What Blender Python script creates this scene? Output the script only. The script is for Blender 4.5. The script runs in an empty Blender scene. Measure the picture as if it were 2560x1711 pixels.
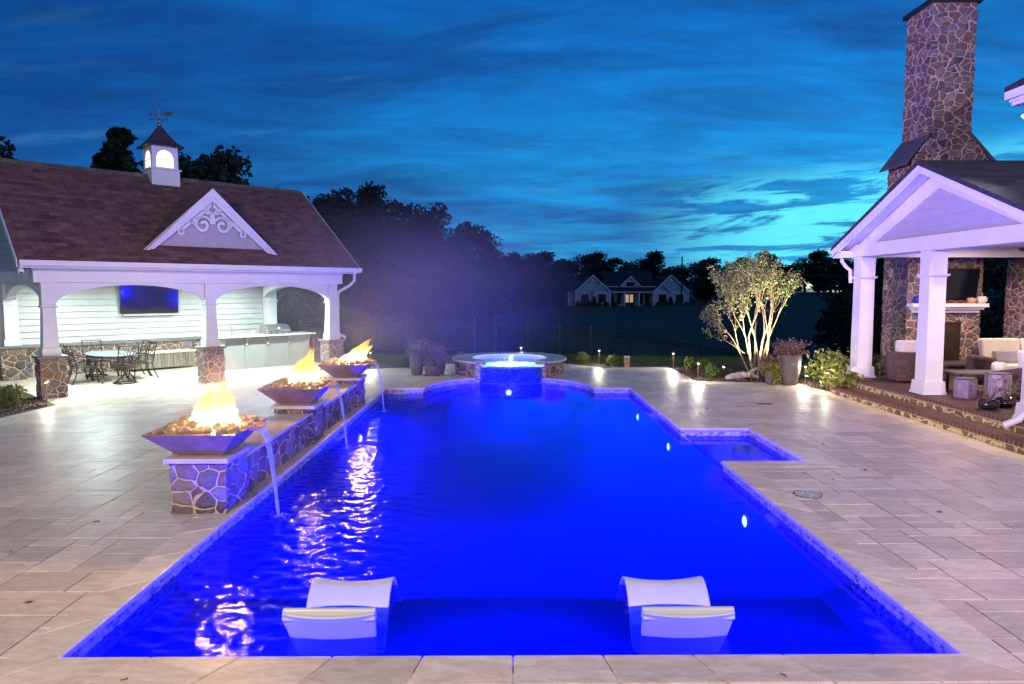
import bpy, math, random
import numpy as np
from mathutils import Vector, Matrix
R = math.radians
SC = bpy.context.scene
COL = SC.collection
rnd = random.Random(7)
nrs = np.random.RandomState(11)

# ------------------------------------------------------------------ camera, sky, sun, lamps, exposure
cd = bpy.data.cameras.new('camera'); cam = bpy.data.objects.new('camera', cd); COL.objects.link(cam)
cam.location = (0, 0, 2.45); cam.rotation_euler = (R(90 - 4.424), 0, R(-0.438))
cd.lens = 24.0; cd.sensor_width = 36; cd.clip_start = 0.1; cd.clip_end = 3000
SC.camera = cam
SC.render.engine = 'CYCLES'
SC.view_settings.view_transform = 'Standard'; SC.view_settings.look = 'None'
SC.view_settings.exposure = 0; SC.view_settings.gamma = 1
cy = SC.cycles
cy.use_denoising = True
cy.max_bounces = 8; cy.diffuse_bounces = 3; cy.glossy_bounces = 4; cy.transparent_max_bounces = 16
cy.sample_clamp_indirect = 4.0; cy.caustics_reflective = False; cy.caustics_refractive = False
cy.use_light_tree = True

class NT:
    def __init__(s, tree): s.t = tree; tree.nodes.clear()
    def n(s, typ, inp=None, **props):
        nd = s.t.nodes.new(typ)
        for k, v in props.items(): setattr(nd, k, v)
        for k, v in (inp or {}).items():
            sk = nd.inputs[k]
            if isinstance(v, bpy.types.NodeSocket): s.t.links.new(v, sk)
            elif isinstance(v, (tuple, list)) and len(v) == 3 and sk.type == 'RGBA': sk.default_value = (*v, 1)
            else: sk.default_value = v
        return nd
    def link(s, a, b): s.t.links.new(a, b)
    def math(s, op, a, b=0.0, c=None, clamp=False):
        i = {0: a, 1: b}
        if c is not None: i[2] = c
        return s.n('ShaderNodeMath', i, operation=op, use_clamp=clamp).outputs[0]
    def ramp(s, fac, stops, interp='LINEAR'):
        nd = s.n('ShaderNodeValToRGB', {0: fac}); cr = nd.color_ramp; cr.interpolation = interp
        while len(cr.elements) > 1: cr.elements.remove(cr.elements[-1])
        for i, (p, c) in enumerate(stops):
            e = cr.elements[0] if i == 0 else cr.elements.new(p)
            e.position = p
            e.color = (c, c, c, 1) if isinstance(c, (int, float)) else (*c, 1)
        return nd.outputs[0]
    def mix(s, f, a, b, blend='MIX'):
        nd = s.n('ShaderNodeMix', data_type='RGBA', blend_type=blend)
        for idx, v in ((0, f), (6, a), (7, b)):
            if isinstance(v, bpy.types.NodeSocket): s.t.links.new(v, nd.inputs[idx])
            elif idx == 0: nd.inputs[0].default_value = v
            else: nd.inputs[idx].default_value = (*v, 1)
        return nd.outputs[2]
    def noise(s, vec, scale, detail=4, rough=.5, dist=0.0, out=0):
        i = {'Scale': scale, 'Detail': detail, 'Roughness': rough, 'Distortion': dist}
        if vec is not None: i['Vector'] = vec
        return s.n('ShaderNodeTexNoise', i).outputs[out]
    def mapping(s, vec, scale=(1, 1, 1), loc=(0, 0, 0), rot=(0, 0, 0)):
        return s.n('ShaderNodeMapping', {'Vector': vec, 'Scale': scale, 'Location': loc, 'Rotation': rot}).outputs[0]
    def smooth(s, v, lo, hi):
        return s.n('ShaderNodeMapRange', {0: v, 1: lo, 2: hi, 3: 0.0, 4: 1.0}, interpolation_type='SMOOTHSTEP').outputs[0]

def build_world():
    w = bpy.data.worlds.new('World'); SC.world = w; w.use_nodes = True
    t = NT(w.node_tree)
    g = t.n('ShaderNodeTexCoord').outputs['Generated']
    xyz = t.n('ShaderNodeSeparateXYZ', {0: g})
    x, y, z = xyz.outputs
    base = t.ramp(z, [(0.0, (.03, .42, .78)), (.05, (.008, .40, .84)), (.14, (.001, .32, .80)), (.26, (.0, .24, .74)), (.42, (.0, .15, .58)), (.8, (.0, .04, .22))])
    # the left of the sky is deeper
    az = t.math('ARCTAN2', x, y)
    lf = t.smooth(az, -.75, .35)
    base = t.mix(t.math('MULTIPLY', t.math('SUBTRACT', 1.0, lf), .80), base, (.003, .065, .27))
    # broad clouds on a plane overhead, streaked toward the lower left
    zz = t.math('ADD', t.math('MAXIMUM', z, 0.0), .13)
    cx = t.math('DIVIDE', x, zz); cyy = t.math('DIVIDE', y, zz)
    pv = t.n('ShaderNodeCombineXYZ', {0: cx, 1: cyy, 2: 0.0}).outputs[0]
    p1 = t.mapping(pv, (.30, .72, 1), (3.1, 1.7, 0), (0, 0, R(28)))
    n1 = t.noise(p1, 1.0, 7, .58, .5)
    c1 = t.smooth(n1, .36, .60)
    n2 = t.noise(t.mapping(pv, (.55, 1.7, 1), (7.3, 2.2, 0), (0, 0, R(24))), 1.6, 8, .6, .4)
    dark = t.mix(t.smooth(z, .0, .5), (.001, .085, .36), (.0, .048, .25))
    n4 = t.noise(t.mapping(pv, (.8, 2.2, 1), (1.3, 5.2, 0), (0, 0, R(30))), 1.3, 9, .62, .8)
    c1 = t.math('ADD', t.math('MULTIPLY', c1, .75), t.math('MULTIPLY', t.smooth(n4, .40, .62), .40), clamp=True)
    col = t.mix(t.math('MULTIPLY', c1, .85), base, dark)
    n5 = t.noise(t.mapping(pv, (.9, 2.0, 1), (9.3, 3.1, 0), (0, 0, R(26))), 1.25, 10, .64, 1.1)
    col = t.mix(1.0, col, t.ramp(n5, [(.34, .74), (.50, .95), (.66, 1.18)]), 'MULTIPLY')
    wisp = t.math('MULTIPLY', t.smooth(n2, .56, .76), .22)
    col = t.mix(wisp, col, (.10, .42, .80))
    # bright torn breaks low on the right
    el = t.math('ARCSINE', z)
    am = t.math('MULTIPLY', t.smooth(az, .16, .40), t.math('SUBTRACT', 1.0, t.smooth(az, 1.0, 1.5)))
    tilt = t.math('SUBTRACT', el, t.math('MULTIPLY', az, .06))
    em = t.math('MULTIPLY', t.smooth(tilt, -.02, .012), t.math('SUBTRACT', 1.0, t.smooth(tilt, .085, .155)))
    bv = t.n('ShaderNodeCombineXYZ', {0: t.math('MULTIPLY', az, 3.2), 1: t.math('MULTIPLY', tilt, 26.0), 2: 2.0}).outputs[0]
    n3 = t.noise(bv, 1.9, 10, .64, .5)
    br = t.math('MULTIPLY', t.math('MULTIPLY', am, em), t.smooth(n3, .42, .52))
    col = t.mix(br, col, (.14, 1.0, 1.2))
    glow = t.math('MULTIPLY', t.math('MULTIPLY', am, t.math('SUBTRACT', 1.0, t.smooth(el, .02, .24))), .28)
    col = t.mix(glow, col, (.0, .50, .92))
    hz = t.math('MULTIPLY', t.math('SUBTRACT', 1.0, t.smooth(el, .0, .05)), .5)
    col = t.mix(hz, col, (.07, .46, .78))
    below = t.smooth(z, -.06, 0.0)
    col = t.mix(below, (.004, .02, .06), col)
    sky = t.n('ShaderNodeTexSky', sky_type='NISHITA', sun_disc=False, sun_elevation=R(-3), sun_rotation=R(35))
    bg1 = t.n('ShaderNodeBackground', {'Color': col, 'Strength': 1.0})
    bg2 = t.n('ShaderNodeBackground', {'Color': sky.outputs[0], 'Strength': .06})
    ad = t.n('ShaderNodeAddShader', {0: bg1.outputs[0], 1: bg2.outputs[0]})
    o = t.n('ShaderNodeOutputWorld'); t.link(ad.outputs[0], o.inputs[0])
build_world()

def lamp(name, typ, loc, energy, color, parent=None, size=.1, target=None, spot=None, blend=.5, size_y=None, shape=None):
    d = bpy.data.lights.new(name, typ); d.energy = energy; d.color = color
    if typ in ('POINT', 'SPOT'): d.shadow_soft_size = size
    if typ == 'AREA':
        d.size = size
        if size_y: d.shape = 'RECTANGLE'; d.size_y = size_y
    if spot: d.spot_size = R(spot); d.spot_blend = blend
    o = bpy.data.objects.new(name, d); COL.objects.link(o); o.location = loc
    if target is not None:
        o.rotation_euler = (Vector(target) - Vector(loc)).to_track_quat('-Z', 'Y').to_euler()
    if parent: o.parent = parent
    return o

# last light of the sky, soft and weak
sd = bpy.data.lights.new('sun', 'SUN'); sd.energy = .10; sd.angle = R(25); sd.color = (1, .78, .68)
so = bpy.data.objects.new('sun', sd); COL.objects.link(so); so.rotation_euler = (R(55), 0, R(35))
# unseen fill spots added behind and above the terrace to brighten it and the chimney
FILL_TINT = (1.0, .82, .86)
lamp('fill_spot', 'SPOT', (-4.5, -2.5, 5.6), 4000, (1.0, .82, .60), size=.25, target=(-6, 15, 1.5), spot=125, blend=.8)
lamp('fill_spot', 'SPOT', (6.5, -2.0, 5.6), 4300, (1.0, .79, .95), size=.25, target=(7, 13, 2), spot=125, blend=.8)

lamp('fill_spot', 'SPOT', (-12.5, 0.5, 5.8), 17000, (.92, .62, 1.0), size=.2, target=(10.3, 16, 5.8), spot=40, blend=.8)

# ------------------------------------------------------------------ builders
def put(o, parent=None):
    COL.objects.link(o)
    if parent is not None: o.parent = parent
    return o
def tag(o, label=None, cat=None, group=None, kind=None):
    for k, v in (('label', label), ('category', cat), ('group', group), ('kind', kind)):
        if v: o[k] = v
    return o
def thing(name, label, cat, loc=(0, 0, 0), rz=0, group=None):
    o = bpy.data.objects.new(name, None); o.empty_display_size = .1
    o.location = loc; o.rotation_euler = (0, 0, rz); put(o)
    return tag(o, label, cat, group)
def copy_tree(o, parent=None):
    c = o.copy(); COL.objects.link(c); c.parent = parent
    for ch in [k for k in bpy.data.objects if k.parent == o]: copy_tree(ch, c)
    return c

class B:
    def __init__(s, off=(0, 0, 0)):
        s.v = []; s.f = []; s.m = []; s.off = off; s.mi = 0
    def add(s, vs, fs):
        k = len(s.v); ox, oy, oz = s.off
        s.v += [(p[0] + ox, p[1] + oy, p[2] + oz) for p in vs]
        s.f += [tuple(i + k for i in f) for f in fs]; s.m += [s.mi] * len(fs)
        return s
    def box(s, x0, x1, y0, y1, z0, z1):
        return s.add([(x0, y0, z0), (x1, y0, z0), (x1, y1, z0), (x0, y1, z0), (x0, y0, z1), (x1, y0, z1), (x1, y1, z1), (x0, y1, z1)],
                     [(0, 3, 2, 1), (4, 5, 6, 7), (0, 1, 5, 4), (1, 2, 6, 5), (2, 3, 7, 6), (3, 0, 4, 7)])
    def taper(s, cx, cyy, z0, z1, hx0, hy0, hx1, hy1):
        vs = [(cx + i * hx, cyy + j * hy, z) for z, hx, hy in ((z0, hx0, hy0), (z1, hx1, hy1)) for i, j in ((-1, -1), (1, -1), (1, 1), (-1, 1))]
        return s.add(vs, [(0, 3, 2, 1), (4, 5, 6, 7), (0, 1, 5, 4), (1, 2, 6, 5), (2, 3, 7, 6), (3, 0, 4, 7)])
    def prism(s, poly, z0, z1):
        n = len(poly)
        return s.add([(p[0], p[1], z0) for p in poly] + [(p[0], p[1], z1) for p in poly],
                     [tuple(reversed(range(n))), tuple(range(n, 2 * n))] + [(i, (i + 1) % n, n + (i + 1) % n, n + i) for i in range(n)])
    def ext(s, poly3, vec):   # extrude a 3-D polygon along vec
        n = len(poly3); vx = Vector(vec)
        return s.add([tuple(p) for p in poly3] + [tuple(Vector(p) + vx) for p in poly3],
                     [tuple(reversed(range(n))), tuple(range(n, 2 * n))] + [(i, (i + 1) % n, n + (i + 1) % n, n + i) for i in range(n)])
    def tube(s, pts, rad, n=8, cap=True, flat=1.0):
        pts = [Vector(p) for p in pts]
        if not isinstance(rad, (list, tuple)): rad = [rad] * len(pts)
        vs = []; up = None
        for i, p in enumerate(pts):
            d = (pts[min(i + 1, len(pts) - 1)] - pts[max(i - 1, 0)])
            if d.length < 1e-9: d = Vector((0, 0, 1))
            d.normalize()
            if up is None: up = Vector((0, 0, 1)) if abs(d.z) < .9 else Vector((1, 0, 0))
            a = d.cross(up)
            if a.length < 1e-4: a = d.cross(Vector((0, 1, 0)))
            a.normalize(); b = a.cross(d); up = b
            for k in range(n):
                t = 2 * math.pi * k / n
                vs.append(tuple(p + a * math.cos(t) * rad[i] + b * math.sin(t) * rad[i] * flat))
        fs = [(i * n + k, i * n + (k + 1) % n, (i + 1) * n + (k + 1) % n, (i + 1) * n + k) for i in range(len(pts) - 1) for k in range(n)]
        if cap: fs += [tuple(reversed(range(n))), tuple(range((len(pts) - 1) * n, len(pts) * n))]
        return s.add(vs, fs)
    def lathe(s, prof, c=(0, 0, 0), n=24, lobes=0, amp=0):
        vs = [(c[0] + r * (1 + amp * abs(math.sin(lobes * math.pi * k / n))) * math.cos(2 * math.pi * k / n),
               c[1] + r * (1 + amp * abs(math.sin(lobes * math.pi * k / n))) * math.sin(2 * math.pi * k / n), c[2] + z) for r, z in prof for k in range(n)]
        m = len(prof)
        fs = [(i * n + k, i * n + (k + 1) % n, (i + 1) * n + (k + 1) % n, (i + 1) * n + k) for i in range(m - 1) for k in range(n)]
        fs += [tuple(reversed(range(n))), tuple(range((m - 1) * n, m * n))]
        return s.add(vs, fs)
    def build(s, name, mats, parent=None, smooth=None, bevel=0, loc=None, seg=2):
        me = bpy.data.meshes.new(name)
        me.from_pydata(s.v, [], s.f)
        if not isinstance(mats, (list, tuple)): mats = [mats]
        for m in mats: me.materials.append(m)
        if len(mats) > 1: me.polygons.foreach_set('material_index', s.m)
        me.update()
        auto_uv(me)
        if smooth:
            me.polygons.foreach_set('use_smooth', [True] * len(me.polygons)); me.set_sharp_from_angle(angle=R(smooth))
        o = bpy.data.objects.new(name, me)
        if loc: o.location = loc
        if bevel:
            b = o.modifiers.new('b', 'BEVEL'); b.width = bevel; b.segments = seg; b.limit_method = 'ANGLE'; b.angle_limit = R(40)
        return put(o, parent)

def auto_uv(me):
    uv = me.uv_layers.new(name='UVMap')
    nl = len(me.loops)
    if nl == 0: return
    co = np.empty(len(me.vertices) * 3, 'f'); me.vertices.foreach_get('co', co); co = co.reshape(-1, 3)
    vi = np.empty(nl, 'i'); me.loops.foreach_get('vertex_index', vi)
    npoly = len(me.polygons)
    nr = np.empty(npoly * 3, 'f'); me.polygons.foreach_get('normal', nr); nr = nr.reshape(-1, 3)
    lt = np.empty(npoly, 'i'); me.polygons.foreach_get('loop_total', lt)
    pn = np.repeat(nr, lt, axis=0)
    up = np.array([0, 0, 1.0]); u = np.cross(up, pn); ln = np.linalg.norm(u, axis=1)
    flat = ln < .08
    u[flat] = (1, 0, 0); ln[flat] = 1; u /= ln[:, None]
    v = np.cross(pn, u)
    v[flat] = (0, 1, 0)
    p = co[vi]
    out = np.stack([(p * u).sum(1), (p * v).sum(1)], 1).astype('f')
    uv.data.foreach_set('uv', out.ravel())

def quads_mesh(name, P, mats, parent=None, col=None, loc=None, mi=None, shade=False):
    """P: (n,4,3) array of quads in one mesh; col: (n,3) per-quad colour attribute"""
    n = len(P); me = bpy.data.meshes.new(name)
    me.vertices.add(n * 4); me.vertices.foreach_set('co', np.ascontiguousarray(P, 'f').ravel())
    me.loops.add(n * 4); me.loops.foreach_set('vertex_index', np.arange(n * 4, dtype='i'))
    me.polygons.add(n); me.polygons.foreach_set('loop_start', np.arange(0, n * 4, 4, dtype='i'))
    try: me.polygons.foreach_set('loop_total', np.full(n, 4, 'i'))
    except Exception: pass
    if not isinstance(mats, (list, tuple)): mats = [mats]
    for m in mats: me.materials.append(m)
    if mi is not None: me.polygons.foreach_set('material_index', np.asarray(mi, 'i'))
    if col is not None:
        a = me.color_attributes.new('tint', 'FLOAT_COLOR', 'CORNER')
        c = np.ones((n, 4, 4), 'f'); c[:, :, :3] = np.asarray(col)[:, None, :]
        a.data.foreach_set('color', c.ravel())
    me.update(calc_edges=True); me.validate()
    o = bpy.data.objects.new(name, me)
    if loc: o.location = loc
    return put(o, parent)

def leaf_quads(C, size, rs, up=.0, aspect=1.6):
    """random leaf-like rhombus quads at centres C"""
    n = len(C)
    a = rs.normal(size=(n, 3)); a[:, 2] += up; a /= np.linalg.norm(a, axis=1)[:, None]
    b = rs.normal(size=(n, 3)); b -= (a * b).sum(1)[:, None] * a; b /= np.linalg.norm(b, axis=1)[:, None]
    sz = size * rs.uniform(.6, 1.3, n)[:, None]
    L = a * sz * aspect * .5; W = b * sz * .5
    return np.stack([C - L, C + W, C + L, C - W], 1)

# ------------------------------------------------------------------ materials
def mat(name, fn):
    m = bpy.data.materials.new(name); m.use_nodes = True
    t = NT(m.node_tree); o = t.n('ShaderNodeOutputMaterial')
    sh = fn(t); t.link(sh, o.inputs[0]); return m
def pr(t, color, rough=.5, metal=0, normal=None, **kw):
    i = {'Base Color': color, 'Roughness': rough, 'Metallic': metal}
    if normal is not None: i['Normal'] = normal
    for k, v in kw.items(): i[k.replace('_', ' ')] = v
    return t.n('ShaderNodeBsdfPrincipled', i).outputs[0]
def bump(t, h, strength=.3, dist=.02): return t.n('ShaderNodeBump', {'Height': h, 'Strength': strength, 'Distance': dist}).outputs[0]
def obj(t): return t.n('ShaderNodeTexCoord').outputs['Object']
def uvc(t): return t.n('ShaderNodeTexCoord').outputs['UV']

def plain(name, color, rough=.5, metal=0, var=.12, scale=6, bmp=.0, **kw):
    def fn(t):
        n = t.noise(obj(t), scale, 5, .6)
        c = t.mix(t.smooth(n, .3, .75), tuple(x * (1 - var) for x in color), tuple(min(1, x * (1 + var)) for x in color))
        nm = bump(t, t.noise(obj(t), scale * 6, 3), bmp, .01) if bmp else None
        return pr(t, c, rough, metal, nm, **kw)
    return mat(name, fn)

def fieldstone(name, scale=4.2, cols=None, mortar=(.52, .42, .32), gap=.048, depth=.7):
    cols = cols or [(.0, (.055, .040, .048)), (.18, (.19, .095, .062)), (.34, (.10, .095, .125)), (.48, (.27, .18, .12)), (.60, (.075, .050, .058)), (.74, (.21, .20, .23)), (.86, (.20, .075, .045)), (1, (.15, .11, .095))]
    def fn(t):
        o = obj(t)
        w = t.n('ShaderNodeVectorMath', {0: t.noise(o, 2.5, 3, .5, out=1), 1: (.16, .16, .16)}, operation='MULTIPLY').outputs[0]
        v = t.n('ShaderNodeVectorMath', {0: t.mapping(o, (1, 1, 1.18)), 1: w}, operation='ADD').outputs[0]
        c = t.n('ShaderNodeTexVoronoi', {'Vector': v, 'Scale': scale, 'Randomness': .92}, feature='F1')
        e = t.n('ShaderNodeTexVoronoi', {'Vector': v, 'Scale': scale, 'Randomness': .92}, feature='DISTANCE_TO_EDGE').outputs[0]
        sep = t.n('ShaderNodeSeparateXYZ', {0: c.outputs['Color']})
        base = t.ramp(sep.outputs[0], cols)
        g = t.noise(o, 22, 6, .65)
        base = t.mix(t.smooth(g, .35, .75), base, t.mix(.25, base, (.42, .38, .36)), 'MIX')
        base = t.mix(.5, base, t.ramp(t.noise(t.mapping(o, (1, 1, 6)), 9, 4), [(.3, .35), (.7, .9)]), 'MULTIPLY')
        en = t.math('ADD', e, t.math('MULTIPLY', t.math('SUBTRACT', t.noise(o, 16, 4), .5), .035))
        mk = t.smooth(en, gap * .65, gap * 1.15)
        mo = t.mix(t.noise(o, 40, 3), tuple(k * .8 for k in mortar), mortar)
        col = t.mix(mk, mo, t.n('ShaderNodeMix', {0: 0.0, 6: (0, 0, 0, 1), 7: (0, 0, 0, 1)}, data_type='RGBA').outputs[2] if False else base)
        h = t.math('ADD', t.math('MULTIPLY', t.smooth(en, gap * .5, gap * 3), 1.0), t.math('MULTIPLY', g, .35))
        h = t.math('ADD', h, t.math('MULTIPLY', sep.outputs[1], .5))
        t.disp = t.n('ShaderNodeDisplacement', {'Height': t.math('MULTIPLY', h, 1.0), 'Midlevel': 1.0, 'Scale': .022}).outputs[0]
        for q in t.t.nodes:
            if q.type == 'OUTPUT_MATERIAL': t.link(t.disp, q.inputs[2])
        return pr(t, col, t.math('SUBTRACT', .95, t.math('MULTIPLY', mk, .25)), 0, bump(t, t.noise(o, 30, 6, .7), .5, .01))
    m = mat(name, fn); m.displacement_method = 'DISPLACEMENT' if depth else 'BUMP'; return m
def dense(o, lv):
    md = o.modifiers.new('s', 'SUBSURF'); md.subdivision_type = 'SIMPLE'; md.levels = md.render_levels = lv; return o

def shingle(name, cols, w=.30, h=.14):
    def fn(t):
        u = uvc(t)
        br = t.n('ShaderNodeTexBrick', {'Vector': u, 'Color1': (0, 0, 0), 'Color2': (1, 1, 1), 'Mortar': (.0, .0, .0), 'Scale': 1.0, 'Mortar Size': .004, 'Mortar Smooth': .2, 'Bias': 0.0, 'Brick Width': w, 'Row Height': h}, offset=.37, squash=1.0)
        f = t.n('ShaderNodeRGBToBW', {0: br.outputs['Color']}).outputs[0]
        b2 = t.n('ShaderNodeTexBrick', {'Vector': t.mapping(u, loc=(.13, 0, 0)), 'Color1': (0, 0, 0), 'Color2': (1, 1, 1), 'Mortar': (.5, .5, .5), 'Scale': 1.0, 'Mortar Size': .002, 'Brick Width': w * .62, 'Row Height': h}, offset=.61)
        f2 = t.n('ShaderNodeRGBToBW', {0: b2.outputs['Color']}).outputs[0]
        s = t.math('ADD', t.math('MULTIPLY', f, .55), t.math('MULTIPLY', f2, .45))
        c = t.ramp(s, cols)
        c = t.mix(.35, c, t.ramp(t.noise(obj(t), 90, 3, .7), [(.3, .4), (.7, 1.0)]), 'MULTIPLY')
        c = t.mix(br.outputs['Fac'], c, tuple(k * .35 for k in cols[0][1]))
        vv = t.n('ShaderNodeSeparateXYZ', {0: u}).outputs[1]
        saw = t.math('SUBTRACT', 1.0, t.math('FRACT', t.math('DIVIDE', vv, h)))
        hh = t.math('ADD', t.math('MULTIPLY', saw, .8), t.math('MULTIPLY', s, .3))
        return pr(t, c, .9, 0, bump(t, hh, .8, .02))
    return mat(name, fn)

def brickmat(name, w, h, c1, c2, mo, ms=.008, off=.5, rough=.75, rot=0):
    def fn(t):
        u = t.mapping(uvc(t), rot=(0, 0, rot)) if rot else uvc(t)
        br = t.n('ShaderNodeTexBrick', {'Vector': u, 'Color1': c1, 'Color2': c2, 'Mortar': mo, 'Scale': 1.0, 'Mortar Size': ms, 'Mortar Smooth': .3, 'Brick Width': w, 'Row Height': h}, offset=off)
        c = t.mix(.5, br.outputs[0], t.ramp(t.noise(obj(t), 18, 5, .7), [(.25, .45), (.75, 1.0)]), 'MULTIPLY')
        return pr(t, c, rough, 0, bump(t, t.math('SUBTRACT', 1.0, br.outputs['Fac']), .6, .01))
    return mat(name, fn)

def m_travertine(t):
    o = obj(t)
    tint = t.n('ShaderNodeAttribute', attribute_name='tint').outputs['Color']
    n = t.noise(t.mapping(o, (1, 1, 1)), 2.1, 7, .62, .6)
    v = t.noise(t.mapping(o, (1.0, 3.2, 1), rot=(0, 0, .25)), 3.3, 8, .65, 1.1)
    c = t.mix(t.smooth(v, .32, .7), (.52, .42, .32), (.68, .585, .48))
    c = t.mix(t.math('MULTIPLY', t.smooth(n, .55, .72), .5), c, (.43, .36, .33))
    c = t.mix(1.0, c, tint, 'MULTIPLY')
    pits = t.smooth(t.noise(t.mapping(o, (2, 5, 1)), 26, 3, .6), .64, .70)
    c = t.mix(t.math('MULTIPLY', pits, .45), c, (.22, .17, .13))
    vein = t.n('ShaderNodeTexNoise', {'Vector': o, 'Scale': 3.0, 'Detail': 8.0, 'Roughness': .6, 'Distortion': 2.0}).outputs[0]
    vl = t.math('SUBTRACT', 1.0, t.smooth(t.math('ABSOLUTE', t.math('SUBTRACT', vein, .5)), .0, .012))
    c = t.mix(t.math('MULTIPLY', vl, .22), c, (.25, .18, .13))
    r = t.math('ADD', .27, t.math('MULTIPLY', t.noise(o, 5, 5, .65), .3))
    h = t.math('SUBTRACT', t.math('MULTIPLY', t.noise(o, 14, 5, .6), .5), pits)
    return pr(t, c, r, 0, bump(t, h, .28, .006))

def m_water(strength, rip_mask=True):
    def fn(t):
        o = obj(t); sx = t.n('ShaderNodeSeparateXYZ', {0: o})
        n1 = t.noise(t.mapping(o, (1, 1.7, 1), rot=(0, 0, .4)), 9, 3, .6, .4)
        n2 = t.noise(t.mapping(o, (1, 1.8, 1), rot=(0, 0, -.35)), 30, 3, .6, .3)
        h = t.math('ADD', n1, t.math('MULTIPLY', n2, .40))
        if rip_mask:
            mk = t.math('ADD', .16, t.math('MULTIPLY', t.math('SUBTRACT', 1.0, t.smooth(sx.outputs[0], -1.4, .4)), .9))
            h = t.math('MULTIPLY', h, mk)
        nm = bump(t, h, strength, .035)
        fr = t.n('ShaderNodeFresnel', {'IOR': 1.33, 'Normal': nm}).outputs[0]
        tr = t.n('ShaderNodeBsdfTransparent', {'Color': (.22, .34, 1.0)}).outputs[0]
        gl = t.n('ShaderNodeBsdfGlossy', {'Color': (1, 1, 1), 'Roughness': .03, 'Normal': nm}).outputs[0]
        return t.n('ShaderNodeMixShader', {0: t.math('MULTIPLY', fr, .62), 1: tr, 2: gl}).outputs[0]
    return fn

def m_plaster(t):
    o = obj(t)
    c = t.mix(t.smooth(t.noise(o, 1.6, 6, .6), .3, .7), (.008, .010, .40), (.012, .016, .52))
    c = t.mix(.4, c, t.ramp(t.noise(o, 60, 3, .7), [(.3, .6), (.7, 1.0)]), 'MULTIPLY')
    return pr(t, c, .9)

def m_mosaic(c1, c2, c3, w=.048, h=.024, rough=.16):
    def fn(t):
        u = uvc(t)
        br = t.n('ShaderNodeTexBrick', {'Vector': u, 'Color1': (0, 0, 0), 'Color2': (1, 1, 1), 'Mortar': (.5, .5, .5), 'Scale': 1.0, 'Mortar Size': .0035, 'Brick Width': w, 'Row Height': h, 'Bias': 0.0})
        f = t.n('ShaderNodeRGBToBW', {0: br.outputs[0]}).outputs[0]
        c = t.ramp(f, [(0, c1), (.35, c2), (.62, c3), (.8, c1), (1, c2)], 'CONSTANT')
        c = t.mix(br.outputs['Fac'], c, (.35, .35, .36))
        return pr(t, c, rough, 0, bump(t, t.math('ADD', t.math('MULTIPLY', f, .6), t.math('SUBTRACT', 1.0, br.outputs['Fac'])), .35, .006))
    return mat('glass mosaic', fn)

def leafmat(name, cols, rough=.55, trans=.25):
    def fn(t):
        i = t.n('ShaderNodeNewGeometry').outputs['Random Per Island']
        c = t.ramp(i, cols)
        d = pr(t, c, rough)
        tl = t.n('ShaderNodeBsdfTranslucent', {'Color': c}).outputs[0]
        return t.n('ShaderNodeMixShader', {0: trans, 1: d, 2: tl}).outputs[0]
    return mat(name, fn)

def emis(name, color, strength):
    return mat(name, lambda t: t.n('ShaderNodeEmission', {'Color': color, 'Strength': strength}).outputs[0])

def m_ground(t):
    o = obj(t)
    n = t.noise(o, .06, 6, .6); n2 = t.noise(o, 1.5, 5, .7); n3 = t.noise(o, 25, 3, .7)
    c = t.mix(t.smooth(n, .38, .62), (.035, .055, .022), (.075, .075, .04))
    c = t.mix(t.math('MULTIPLY', n2, .5), c, (.05, .085, .03))
    c = t.mix(.6, c, t.ramp(n3, [(.3, .45), (.7, 1.0)]), 'MULTIPLY')
    return pr(t, c, .95, 0, bump(t, n3, .8, .05))
def m_mulch(t):
    o = obj(t)
    v = t.n('ShaderNodeTexVoronoi', {'Vector': t.mapping(o, (1, 2.2, 1), rot=(0, 0, .6)), 'Scale': 34.0})
    c = t.ramp(t.n('ShaderNodeSeparateXYZ', {0: v.outputs['Color']}).outputs[0], [(0, (.03, .018, .012)), (.5, (.085, .055, .038)), (1, (.17, .125, .09))])
    return pr(t, c, .95, 0, bump(t, v.outputs['Distance'], 1.0, .04))
def m_wicker(t):
    u = uvc(t)
    br = t.n('ShaderNodeTexBrick', {'Vector': u, 'Color1': (.13, .07, .06), 'Color2': (.33, .21, .18), 'Mortar': (.02, .012, .01), 'Scale': 1.0, 'Mortar Size': .004, 'Mortar Smooth': .6, 'Brick Width': .045, 'Row Height': .016})
    return pr(t, br.outputs[0], .5, 0, bump(t, t.math('SUBTRACT', 1.0, br.outputs['Fac']), 1.0, .012))
def m_wood(t):
    u = t.mapping(uvc(t), (14, .9, 1))
    n = t.noise(u, 2.0, 6, .6, .6)
    pl = t.n('ShaderNodeTexBrick', {'Vector': t.mapping(uvc(t), rot=(0, 0, R(90))), 'Color1': (.75, .75, .75), 'Color2': (1, 1, 1), 'Mortar': (.15, .12, .1), 'Scale': 1.0, 'Mortar Size': .004, 'Brick Width': 3.0, 'Row Height': .09})
    c = t.mix(t.smooth(n, .3, .7), (.16, .12, .09), (.36, .31, .25))
    return pr(t, t.mix(1.0, c, pl.outputs[0], 'MULTIPLY'), .8)
def m_bark(t):
    n = t.noise(t.mapping(obj(t), (6, 6, 1.2)), 5, 5, .6, .5)
    return pr(t, t.mix(t.smooth(n, .3, .7), (.13, .09, .06), (.34, .26, .18)), .8, 0, bump(t, n, .4, .01))
def m_screen(t):
    return pr(t, (.006, .006, .01), .07, 0, bump(t, t.noise(obj(t), 2.2, 1), .10, .02), Coat_Weight=1.0, IOR=2.2)
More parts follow.
